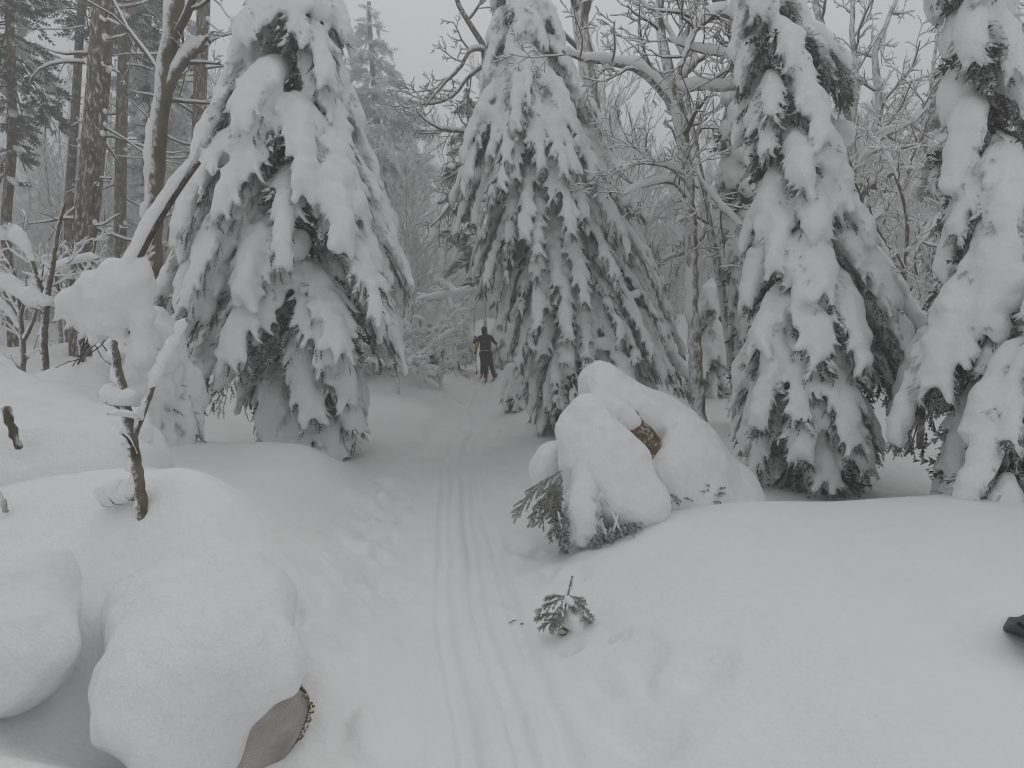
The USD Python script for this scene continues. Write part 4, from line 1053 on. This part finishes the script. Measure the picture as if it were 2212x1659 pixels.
put('snow_cap', blob_field([[(1226, 1293, dd - 0.01, 0.02), (1234, 1300, dd - .02, 0.022)], [(1238, 1330, dd - 0.01, 0.045), (1245, 1352, dd, 0.05)], [(1222, 1345, dd + .01, 0.03)], [(1236, 1272, dd, 0.008), (1237, 1250, dd, 0.006)]], voxel=0.008, k=0.03, seed=15, rough=((0.05, 0.003),)), snow_m, T, loc=g)
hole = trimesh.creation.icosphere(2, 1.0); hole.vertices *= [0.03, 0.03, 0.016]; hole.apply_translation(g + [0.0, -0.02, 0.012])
put('dark_hole_lump', tm(hole), bark_m, T, loc=g)  # darkness of a hole at the stem foot, drawn as a solid dark lump

# saplings and the leaning pole on the left
sapling_m = frosted('sapling_bark', [(0.09, 0.08, 0.065), (0.15, 0.135, 0.112), (0.22, 0.2, 0.17)], frost=0.42, scale=45, up=0.3, side=(-0.9, -0.2, 0.2))
def sapling(label, limbs, depth, seed, snow=1.5, name='sapling', patches=0.4, count=(2, 2), **kw):
    return broadleaf(label, limbs, depth, seed, count=count, name=name, cat='sapling', snow=snow, patches=patches, bark=sapling_m, rmin=0.003, twig_len=kw.pop('twig_len', 0.22), sides=(8, 6, 4), **kw)
sapling('upright sapling with a three-way fork and snow on its arms, near the left edge',
        [[(103, 880, 15), (96, 760, 14), (100, 660, 13), (112, 580, 10), (125, 500, 8), (140, 440, 5)], [(100, 660, 10), (80, 600, 9), (58, 545, 8), (20, 515, 7), (5, 520, 5)], [(104, 665, 9), (60, 650, 8), (20, 625, 8), (-30, 605, 7)], [(98, 690, 7), (92, 730, 6), (88, 760, 4)]], 4.6, 301, limb_snow=2.0)
T = sapling('broken grey sapling trunk leaning out of the snow above the sawn log',
        [[(309, 1125, 26), (298, 1040, 25), (285, 950, 23), (268, 850, 20), (250, 770, 18), (246, 738, 15)], [(284, 960, 13), (310, 890, 13), (345, 800, 10), (380, 735, 8), (402, 690, 6)], [(300, 1070, 7), (270, 1078, 6), (225, 1087, 4)], [(272, 880, 7), (240, 868, 5), (222, 868, 3)]], float(ground_at(306, 1108)[1]), 302, patches=0.5, limb_snow=2.0, count=(1, 1))
pole = [(264, 632, 12), (290, 580, 14), (330, 500, 14), (380, 420, 12), (430, 350, 9)]
P = np.array([at(a, b, 4.3) for a, b, w in pole])
T = thing('leaning_pole', 'leaning dead pole thickly coated with snow rising left of the broad left spruce', 'pole', P[0])
put('pole', tube(smooth_path(P, 20), np.linspace(0.026, 0.016, 20), 8), twig_m, T, loc=P[0])
q = smooth_path(np.array([at(a - 13, b - 11, 4.29) for a, b, w in pole]), 40)
sv, sf = tube(q, np.interp(np.arange(40), [0, 4, 30, 39], [0.05, 0.05, 0.042, 0.02]) * (0.85 + 0.3 * ndimage.gaussian_filter1d(rng.random(40), 1.5)), 10)
sv = sv + (meshkit.noise(sv / 0.06, 8)[:, None] - 0.5) * 0.02
put('snow_coat', (sv, sf), snow_m, T, loc=P[0])
cc = at(210, 740, 4.4)
T = thing('snow_drape', 'great sail of wind-packed snow hanging on bent twigs below the leaning pole', 'snow drape', cc)
apex = (300, 565, 4.3)
fan = [(114, 694, 4.5), (138, 714, 4.5), (168, 738, 4.48), (195, 752, 4.46), (222, 738, 4.44), (246, 712, 4.42), (262, 680, 4.4), (276, 640, 4.38)]
put('snow_sail', blob_field([[(apex[0] * (1 - q) + a_ * q, apex[1] * (1 - q) + b_ * q + (26 if i > 4 else -22) * q * (1 - q), apex[2] * (1 - q) + c_ * q + 0.02, (0.035 + 0.075 * math.sin(math.pi * q ** 0.8)) if q < 0.99 else 0.02) for q in (0, 0.25, 0.5, 0.75, 1.0)] for i, (a_, b_, c_) in enumerate(fan)] + [[(250, 690, 4.42, 0.05), (262, 745, 4.45, 0.06), (252, 790, 4.5, 0.03)], [(300, 600, 4.36, 0.04), (306, 680, 4.4, 0.07), (318, 760, 4.5, 0.09), (330, 830, 4.6, 0.06)]], voxel=0.019, k=0.06, seed=21, rough=((0.3, 0.02), (0.1, 0.009), (0.045, 0.004))), snow_m, T, loc=cc)
put('snow_slope', clip_below(blob_field([[(250, 780, 4.6, 0.06), (190, 830, 4.6, 0.14), (130, 860, 4.6, 0.2), (200, 900, 4.4, 0.25)], [(340, 720, 4.9, 0.12), (350, 780, 4.9, 0.13)], [(290, 900, 3.9, 0.06), (270, 940, 3.8, 0.12), (230, 960, 3.8, 0.16), (200, 945, 3.9, 0.12)]], voxel=0.022, k=0.2, seed=22), 0.3), snow_m, T, loc=cc)
tw = []
for _ in range(16):
    a = at(rng.uniform(150, 300), rng.uniform(690, 740), 4.5)
    p_, r_ = wander(rng, a, (rng.normal(0, 0.6), 0.1, -1), rng.uniform(0.25, 0.5), 0.006, 0.003, 6, 0.25)
    tw.append(tube(p_, r_, 4))
put('bent_twigs', join(tw), twig_m, T, loc=cc, kind='stuff')
sapling('crooked snowy shrub at the left edge under the bare trunks', [[(40, 900, 12), (50, 760, 10), (40, 640, 8), (20, 560, 6)], [(48, 740, 8), (80, 640, 7), (70, 560, 5), (40, 520, 4)], [(46, 720, 8), (0, 660, 7), (-40, 640, 5)], [(45, 680, 7), (90, 600, 6), (150, 570, 5), (210, 560, 4)]], 6.2, 303, count=(6, 4), twig_len=0.6, limb_snow=1.4)
sapling('snow-loaded bush between the upright sapling and the thick trunk', [[(180, 860, 12), (175, 740, 10), (190, 620, 8), (205, 520, 5)], [(176, 720, 8), (130, 640, 7), (115, 560, 5)], [(180, 700, 8), (225, 620, 7), (280, 570, 6), (320, 545, 4)], [(178, 690, 7), (150, 600, 6), (160, 520, 4)]], 7.5, 304, count=(6, 5), twig_len=0.7, limb_snow=1.6, snow=2.0)
lap('foreground')
# brushy saplings left of the skier
for i, (lab, limbs, d) in enumerate([
    ('snow-bent sapling with forked arms left of the skier, nearest the broad left spruce', [[(912, 830, 8), (905, 770, 7), (895, 730, 6), (880, 700, 5)], [(905, 775, 5), (930, 750, 5), (970, 720, 4), (1000, 700, 2)], [(903, 760, 5), (870, 765, 4), (845, 775, 3)]], 14.0),
    ('thin snowy stem with a leaning arm behind the skier, left of the track', [[(985, 800, 7), (978, 740, 6), (972, 690, 5), (965, 640, 3)], [(978, 745, 4), (1000, 720, 3), (1010, 700, 2)]], 17.0),
    ('low snow-crusted brush sprawling at the bend of the track', [[(860, 825, 7), (858, 790, 6), (850, 760, 4)], [(858, 800, 5), (890, 780, 4), (915, 775, 3)], [(858, 795, 5), (830, 775, 4), (820, 760, 3)], [(859, 805, 4), (880, 795, 4), (930, 800, 3)]], 13.0),
    ('fallen slanting twig-laden limb leaning against the left side of the middle spruce', [[(928, 752, 3), (945, 725, 4), (968, 698, 5), (1000, 655, 6), (1030, 620, 6), (1065, 585, 7)], [(1000, 655, 5), (975, 690, 4), (955, 715, 2)], [(1020, 630, 5), (960, 640, 4), (900, 650, 3)]], 11.5),
    ('spiky broken shrub stub beside the track left of the skier', [[(952, 830, 8), (955, 805, 7), (968, 790, 3)], [(950, 830, 4), (942, 810, 3)]], 14.5)]):
    broadleaf(lab, limbs, d, 320 + i, count=(6, 4, 2), name='snowy_sapling', cat='sapling', snow=2.0, bark=pale_twig_m, ground=(i != 3), rmin=0.006, twig_len=0.5, limb_snow=0.8, extra=0.014, width=1.0, sides=(7, 6, 4), patches=0.2)
made = {}
for i in range(34):
    px_ = 790 + 300 * ((i * 0.618) % 1); d_ = 14.5 + 11 * ((i * 0.381) % 1)
    c = at(px_, 800, d_)
    if abs(c[0] - np.interp(d_, TRAIL[:, 1], TRAIL[:, 0])) < 1.1 or (px_ > 985 and d_ < 21):
        c[0] = np.interp(d_, TRAIL[:, 1], TRAIL[:, 0]) - 2.2 - 0.8 * ((i * 0.27) % 1)
    z_ = zat(c[0], d_)
    r2 = np.random.default_rng(600 + i % 5)
    t = thing('snowy_brush', 'low snow-crusted brush standing in the hazy clearing left of the skiers', 'brush', (c[0], d_, z_), 'brush in the clearing', rotz=(i * 71) % 360, scale=0.8 + 0.05 * (i % 9))
    if i % 5 in made:
        t.GetPrim().GetReferences().AddInternalReference(made[i % 5].GetPath()); t.GetPrim().SetInstanceable(True)
        continue
    made[i % 5] = t
    tt, sn = [], []
    for k in range(6):
        p_, rr_ = wander(r2, np.array([0, 0, -0.1]) + r2.normal(0, 0.12, 3) * [1, 1, 0], (r2.normal(0, 0.5), r2.normal(0, 0.5), 1), r2.uniform(0.5, 1.6), 0.014, 0.006, 8, 0.22, -0.08)
        o = [(p_, rr_)]
        ramify(r2, p_, rr_, 0, o, (6, 4), 0.6, 0.8, 0.2, -0.03, 0.25, 0.005)
        tt += [tube(a, b, 4, cap=False) for a, b in o]
        sn += [s for s in (snow_strip(a, b, r2, 2.6, 0.012, 4, 0.1) for a, b in o) if s]
    put('stems', join(tt), twig_m, t, kind='stuff'); put('snow_load', join(sn), snow_m, t, kind='stuff')
# a dark folded piece of gear lying in the snow at the right edge
dg = float(ground_at(2192, 1372)[1]) - 2.66
g = at(2225, 1345, 2.75 + dg)
T = thing('gear_bag', 'black gear with a pale strap lying half sunk in snow at the right edge', 'bag', g)
blk = M('black_cloth', {'p': ('principled_bsdf', {'base_color': (0.012, 0.012, 0.016), 'roughness': 0.55})}, surface='p.BSDF')
gry = M('grey_webbing', {'p': ('principled_bsdf', {'base_color': (0.22, 0.22, 0.23), 'roughness': 0.7})}, surface='p.BSDF')
hp = [at(a, b, d_ + dg) for a, b, d_ in ((2166, 1353, 2.72), (2180, 1332, 2.78), (2196, 1334, 2.75), (2225, 1325, 2.8), (2260, 1330, 2.8), (2168, 1358, 2.68), (2215, 1376, 2.62), (2270, 1395, 2.6 + dg), (2200, 1345, 2.66 + dg), (2290, 1360, 2.95))]
mm = trimesh.convex.convex_hull(np.array(hp)); mm = mm.subdivide().subdivide(); mm.vertices += (meshkit.noise(mm.vertices / 0.05, 2)[:, None] - 0.5) * 0.012
put('body', tm(mm), blk, T, loc=g)
put('strap', tube(smooth_path(np.array([at(2189, 1340, 2.66 + dg), at(2186, 1352, 2.63 + dg), at(2184, 1364, 2.6 + dg)]), 8), 0.004, 5), gry, T, loc=g)
lug = tube(smooth_path(np.array([at(2190, 1341, 2.66 + dg), at(2198, 1346, 2.63 + dg), at(2202, 1358, 2.61 + dg)]), 8), [0.004, 0.007, 0.009, 0.01, 0.01, 0.009, 0.007, 0.004], 6)
put('buckle', lug, gry, T, loc=g)

spruce('bent young spruce leaning left under snow at the right edge, below the far right spruce',
       [(540, 2318, 2334), (680, 2240, 2340), (820, 2180, 2310), (950, 2125, 2260), (1060, 2085, 2215), (1130, 2064, 2175), (1175, 2058, 2140)], [(1175, 2110), (950, 2190), (540, 2326)], 4.25, voxel=0.021, seed=91, step=0.24, pad=0.2, thick=0.09, drop=1.3, fingers=7, green=2.6, spread=1.9, lump=0.3, gap=0.1, k=0.05, name='bent_spruce')

for i, (a, b, c, d, lab) in enumerate([(1100, 1350, 1116, 1343, 'tiny dark twig lying on the snow beside the right ski groove'), (1124, 1352, 1131, 1358, 'scrap of bark on the snow left of the seedling'), (1316, 955, 1322, 960, 'speck of bark on the level snow above the snow hood'), (990, 868, 996, 875, 'bit of twig dropped in the ski track before the skiers')]):
    p, q2 = ground_at(a, b), ground_at(c, d)
    t = thing('fallen_twig', lab, 'twig', p)
    put('stem', tube(np.array([p + [0, 0, 0.004], (p + q2) / 2 + [0.003, 0, 0.01], q2 + [0, 0, 0.005]]), [0.003, 0.0035, 0.002], 5), twig_m, t, loc=p)

# ------------------------------------------------------------------ the skiers
def cloth(name, col, rough=0.8):
    return M(name, {'g': ('geometry', {}), 'n': ('noise_texture', {'scale': 18.0, 'detail': 3.0}), 'r': ('rgb_ramp', {'ramp': [(0.3, tuple(0.75 * c for c in col)), (0.7, tuple(1.25 * c for c in col))]}),
                     'p': ('principled_bsdf', {'roughness': rough, 'specular_ior_level': 0.2})}, [('g.position', 'n.vector'), ('n.fac', 'r.fac'), ('r.color', 'p.base_color')], surface='p.BSDF')
jacket_m, trouser_m, pack_m = cloth('black_jacket', (0.010, 0.010, 0.011)), cloth('charcoal_trousers', (0.012, 0.012, 0.014)), cloth('dark_pack', (0.022, 0.016, 0.016))
hat_m, glove_m, boot_m = cloth('dark_hat', (0.016, 0.012, 0.011)), cloth('black_glove', (0.012, 0.012, 0.012)), cloth('red_boot', (0.16, 0.03, 0.03))
yellow_m, skin_m, ski_m, pale_m = cloth('yellow_jacket', (0.34, 0.30, 0.03)), cloth('skin', (0.35, 0.2, 0.15)), cloth('ski_top', (0.10, 0.10, 0.11), 0.5), cloth('pale_boot_trim', (0.5, 0.5, 0.5))
pole_m = M('pole_metal', {'p': ('principled_bsdf', {'base_color': (0.13, 0.13, 0.14), 'roughness': 0.45, 'metallic': 0.3})}, surface='p.BSDF')
def ball(c, r):
    return manifold3d.Manifold.sphere(float(r), 16).translate([float(x) for x in c])
def bone(a, ra, b, rb):
    return manifold3d.Manifold.batch_hull([ball(a, ra), ball(b, rb)])
def skin_of(parts, edge=0.025, smooth=8):
    m = parts[0]
    for p in parts[1:]:
        m = m + p
    me = m.refine_to_length(edge).to_mesh()
    t = trimesh.Trimesh(np.array(me.vert_properties[:, :3]), np.array(me.tri_verts), process=True)
    trimesh.smoothing.filter_taubin(t, iterations=smooth)
    return tm(t)
def glove(hand, fdir, palm, side):
    """A gloved hand closed round a pole: palm, four bent fingers of unequal length and a thumb."""
    f, n = unit(np.array(fdir, float)), unit(np.array(palm, float)); s = unit(np.cross(f, n)) * side
    out = [bone(hand - f * 0.05, 0.03, hand, 0.036), bone(hand - s * 0.025, 0.026, hand + s * 0.025, 0.026)]
    for i, L in enumerate((0.85, 1.0, 0.95, 0.75)):
        o = hand + f * 0.03 + s * (-0.032 + 0.021 * i)
        k1 = o + f * 0.035 * L + n * 0.008; k2 = k1 + n * 0.035 * L; k3 = k2 - f * 0.03 * L
        out += [bone(o, 0.0125, k1, 0.012), bone(k1, 0.012, k2, 0.011), bone(k2, 0.011, k3, 0.0095)]
    t0 = hand - f * 0.02 + s * 0.035; t1 = t0 + f * 0.03 + s * 0.02 + n * 0.015
    out += [bone(t0, 0.014, t1, 0.012), bone(t1, 0.012, t1 + n * 0.03 + f * 0.01, 0.0105)]
    return skin_of(out, 0.012, 4)
def skier(label, feet, H, J, mats, pack, name='person'):
    """J: joints in a 1.75 m frame, x right, y away, z up."""
    k = H / 1.75
    T = thing(name, label, 'person', feet, scale=k)
    j = {a: np.array(b, float) for a, b in J.items()}
    core = [bone(j['pelvis'], 0.125, j['waist'], 0.115), bone(j['waist'], 0.12, j['chest'], 0.135), bone(j['sl'], 0.07, j['sr'], 0.07), bone(j['chest'], 0.13, (j['sl'] + j['sr']) / 2, 0.085), bone(j['sl'] * 0.6 + j['chest'] * 0.4, 0.09, j['sr'] * 0.6 + j['chest'] * 0.4, 0.09),
            bone(j['pelvis'] + [-0.07, 0, -0.02], 0.115, j['pelvis'] + [0.07, 0, -0.02], 0.115)]
    arms = []
    for s in 'lr':
        arms += [bone(j['s' + s], 0.068, j['e' + s], 0.047), bone(j['e' + s], 0.047, j['h' + s], 0.034)]
    legs = []
    for s, x in (('l', -0.085), ('r', 0.085)):
        hip = j['pelvis'] + [x, 0, -0.05]
        legs += [bone(hip, 0.098, j['k' + s], 0.066), bone(j['k' + s], 0.068, j['k' + s] * 0.55 + j['a' + s] * 0.45, 0.06), bone(j['k' + s] * 0.55 + j['a' + s] * 0.45, 0.06, j['a' + s], 0.05)]
    neck = (j['sl'] + j['sr']) / 2 + [0, 0, 0.05]
    head = j['head']
    skull = [bone(head + [0, -0.012, 0.025], 0.088, head + [0, 0.02, -0.035], 0.068), bone(neck, 0.055, head + [0, 0, -0.06], 0.052), bone(head + [0, 0.085, -0.015], 0.014, head + [0, 0.105, -0.028], 0.012), bone(head + [0, 0.03, -0.09], 0.04, head + [0, 0.05, -0.085], 0.03)]
    skull += [bone(head + [sx * 0.083, 0, -0.005], 0.016, head + [sx * 0.088, -0.008, 0.015], 0.014) for sx in (-1, 1)]
    feet_p = [bone(j['a' + s], 0.046, j['a' + s] + [0, 0.12, -0.05], 0.035) for s in 'lr']
    shrink = core + arms + legs + skull + feet_p
    bd = skin_of(shrink, 0.03, 6)
    nrm = vnormals(*bd)
    put('body', (bd[0] - nrm * 0.012, bd[1]), skin_m, T)
    for sx in (-1, 1):
        e = trimesh.creation.icosphere(1, 0.012); e.apply_translation(head + [sx * 0.032, 0.078, 0.005]); put('eye', tm(e), glove_m, T)
    m = trimesh.creation.box([0.045, 0.008, 0.01]); m.apply_translation(head + [0, 0.085, -0.062]); put('mouth', tm(m), boot_m, T, smooth=False)
    put('jacket', skin_of(core + arms + [bone(neck, 0.066, neck + [0, 0, 0.03], 0.062), bone(j['pelvis'] + [-0.06, 0, 0.0], 0.13, j['pelvis'] + [0.06, 0, 0.0], 0.13)], 0.03, 4), mats[0], T)
    tr = skin_of([core[5]] + legs + [bone(j['pelvis'] + [-0.075, 0, -0.1], 0.12, j['pelvis'] + [0.075, 0, -0.1], 0.12)], 0.03, 3)
    tn = vnormals(*tr)
    put('trousers', (tr[0] + tn * 0.008 + (meshkit.noise(tr[0] / 0.06, 5)[:, None] - 0.5) * 0.014, tr[1]), mats[1], T)
    hat = [bone(head + [0, -0.012, 0.05], 0.098, head + [0, 0.0, 0.03], 0.098), bone(head + [0, -0.02, -0.03], 0.085, head + [0, -0.01, 0.06], 0.09)]
    put('hat', skin_of(hat, 0.02, 3), hat_m, T)
    put('glove', glove(j['hl'], j['hl'] - j['el'], (0.3, 0.6, 0.2), -1), glove_m, T)
    put('glove', glove(j['hr'], j['hr'] - j['er'], (-0.3, 0.6, 0.2), 1), glove_m, T)
    for s in 'lr':
        b = put('boot', skin_of([bone(j['a' + s] + [0, -0.01, 0.03], 0.058, j['a' + s] + [0, -0.01, -0.03], 0.055), bone(j['a' + s] + [0, 0, -0.045], 0.045, j['a' + s] + [0, 0.15, -0.055], 0.038)], 0.02, 3), boot_m, T)
        put('boot_heel', skin_of([bone(j['a' + s] + [-0.025, -0.05, -0.06], 0.028, j['a' + s] + [0.025, -0.05, -0.06], 0.028)], 0.02, 2), pale_m, b)
    if pack:
        c = j['chest'] + [0.0, -0.2, -0.02]
        bag = manifold3d.Manifold.batch_hull([ball(c + [x * 0.12, y * 0.04, z], 0.06) for x in (-1, 1) for y in (-1, 1) for z in (-0.22, 0.15)] + [ball(c + [0, 0.0, 0.22], 0.07)])
        x = put('backpack', skin_of([bag, bone(c + [-0.08, -0.09, -0.12], 0.05, c + [0.08, -0.09, -0.12], 0.05)], 0.03, 3), pack_m, T)
        for sx in (-1, 1):
            put('strap', tube(smooth_path(np.array([c + [sx * 0.1, 0.02, 0.2], j['chest'] + [sx * 0.11, 0.05, 0.24], j['chest'] + [sx * 0.12, 0.15, 0.1], c + [sx * 0.13, 0.06, -0.2]]), 16), 0.016, 6), jacket_m, x)
        put('reflector', tube(np.array([c + [-0.03, -0.115, 0.02], c + [0.01, -0.115, 0.06]]), 0.012, 6), pale_m, x)
        put('hip_belt', tube(smooth_path(np.array([c + [-0.12, -0.06, -0.26], c + [0, -0.1, -0.28], c + [0.12, -0.06, -0.26]]), 10), 0.014, 6), pale_m, x)
    return T, k
def ski_pole(label, hand, tip):
    t = thing('ski_pole', label, 'ski pole', tip)
    d = unit(np.asarray(hand) - tip)
    put('shaft', tube(np.array([tip, hand + d * 0.06]), [0.008, 0.011], 8), pole_m, t, loc=tip)
    put('grip', tube(np.array([hand - d * 0.07, hand + d * 0.07]), [0.016, 0.018], 8), glove_m, t, loc=tip)
    bk = trimesh.creation.cylinder(0.045, 0.015, sections=16); bk.apply_transform(trimesh.geometry.align_vectors([0, 0, 1], d)); bk.apply_translation(np.asarray(tip) + d * 0.06)
    put('basket', tm(bk), glove_m, t, loc=tip)
def ski(label, foot, yaw):
    t = thing('ski', label, 'ski', foot)
    u = np.linspace(-0.85, 1.05, 24)
    w = 0.024 + 0.008 * np.abs(u)
    z = np.where(u > 0.85, (u - 0.85) ** 2 * 3.2, 0) + 0.012
    c, s = math.cos(yaw), math.sin(yaw)
    pts = lambda off, dz: np.stack([u * s + off * c, u * c - off * s, z + dz], 1) + foot
    v = np.vstack([pts(-w, 0.0), pts(w, 0.0), pts(w, 0.014), pts(-w, 0.014)])
    n = 24; f = []
    for a, b in ((0, 1), (1, 2), (2, 3), (3, 0)):
        for i in range(n - 1):
            f += [(a * n + i, b * n + i, b * n + i + 1), (a * n + i, b * n + i + 1, a * n + i + 1)]
    put('board', (v, np.array(f)), ski_m, t, smooth=False, loc=foot)
    b = trimesh.creation.box([0.06, 0.12, 0.03]); b.apply_translation(np.asarray(foot) + [0, 0.08, 0.04]); put('binding', tm(b), glove_m, t, smooth=False, loc=foot)

F1 = ground_at(1050, 823)
D1 = F1[1]
F1[2] = zat(F1[0], D1) + 0.03
H1 = px_m(113, D1)
J1 = dict(pelvis=(0.02, 0, 0.90), waist=(0.0, -0.01, 1.08), chest=(-0.02, 0.0, 1.28), sl=(-0.20, 0.0, 1.42), sr=(0.17, 0.0, 1.42), el=(-0.40, 0.10, 1.25), hl=(-0.39, 0.24, 1.40), er=(0.27, 0.10, 1.26), hr=(0.33, 0.26, 1.21),
          kl=(-0.03, 0.05, 0.50), al=(-0.01, 0.0, 0.10), kr=(0.17, 0.06, 0.50), ar=(0.27, 0.02, 0.11), head=(-0.06, 0.02, 1.64))
T, k1 = skier('skier seen from behind in black with a dark backpack and hat, arms raised with poles', F1, H1, J1, (jacket_m, trouser_m), True)
W1 = lambda p: F1 + np.array(p) * k1
g0 = lambda p: np.array([p[0], p[1], zat(p[0], p[1]) + 0.0])
ski('left ski of the skier in black', g0(W1((-0.01, 0.0, 0))), -0.02)
ski('right ski of the skier in black', g0(W1((0.27, 0.02, 0))), 0.05)
ski_pole('long ski pole held in the raised left hand of the skier in black', W1((-0.385, 0.27, 1.40)), W1((-0.33, 0.15, 0.16)))
ski_pole('slanting ski pole held in the right hand of the skier in black', W1((0.32, 0.29, 1.22)), W1((0.55, -0.25, 0.32)))
D2 = D1 + 1.7
F2 = np.array([at(1046, 800, D2)[0], D2, 0]); F2[2] = zat(F2[0], D2) + 0.03
J2 = dict(pelvis=(0.0, 0, 0.90), waist=(0.0, -0.01, 1.08), chest=(0.0, 0.0, 1.28), sl=(-0.19, 0.0, 1.42), sr=(0.19, 0.0, 1.42), el=(-0.26, -0.03, 1.12), hl=(-0.33, 0.06, 0.88), er=(0.24, 0.05, 1.16), hr=(0.2, 0.2, 1.0),
          kl=(-0.07, 0.05, 0.50), al=(-0.09, 0.0, 0.10), kr=(0.09, 0.06, 0.50), ar=(0.1, 0.02, 0.11), head=(0.0, 0.02, 1.62))
T, k2 = skier('second skier in a yellow jacket mostly hidden ahead of the skier in black', F2, H1 * 0.97, J2, (yellow_m, trouser_m), False)
W2 = lambda p: F2 + np.array(p) * k2
ski('left ski of the hidden skier in yellow', g0(W2((-0.09, 0.0, 0))), 0.0)
ski('right ski of the hidden skier in yellow', g0(W2((0.1, 0.02, 0))), 0.0)
ski_pole('short upright ski pole in the gloved left hand of the skier in yellow', W2((-0.32, 0.08, 0.88)), W2((-0.28, -0.1, 0.08)))
ski_pole('slanting ski pole in the right hand of the skier in yellow', W2((0.2, 0.22, 1.0)), W2((0.42, -0.3, 0.12)))
lap('skiers')
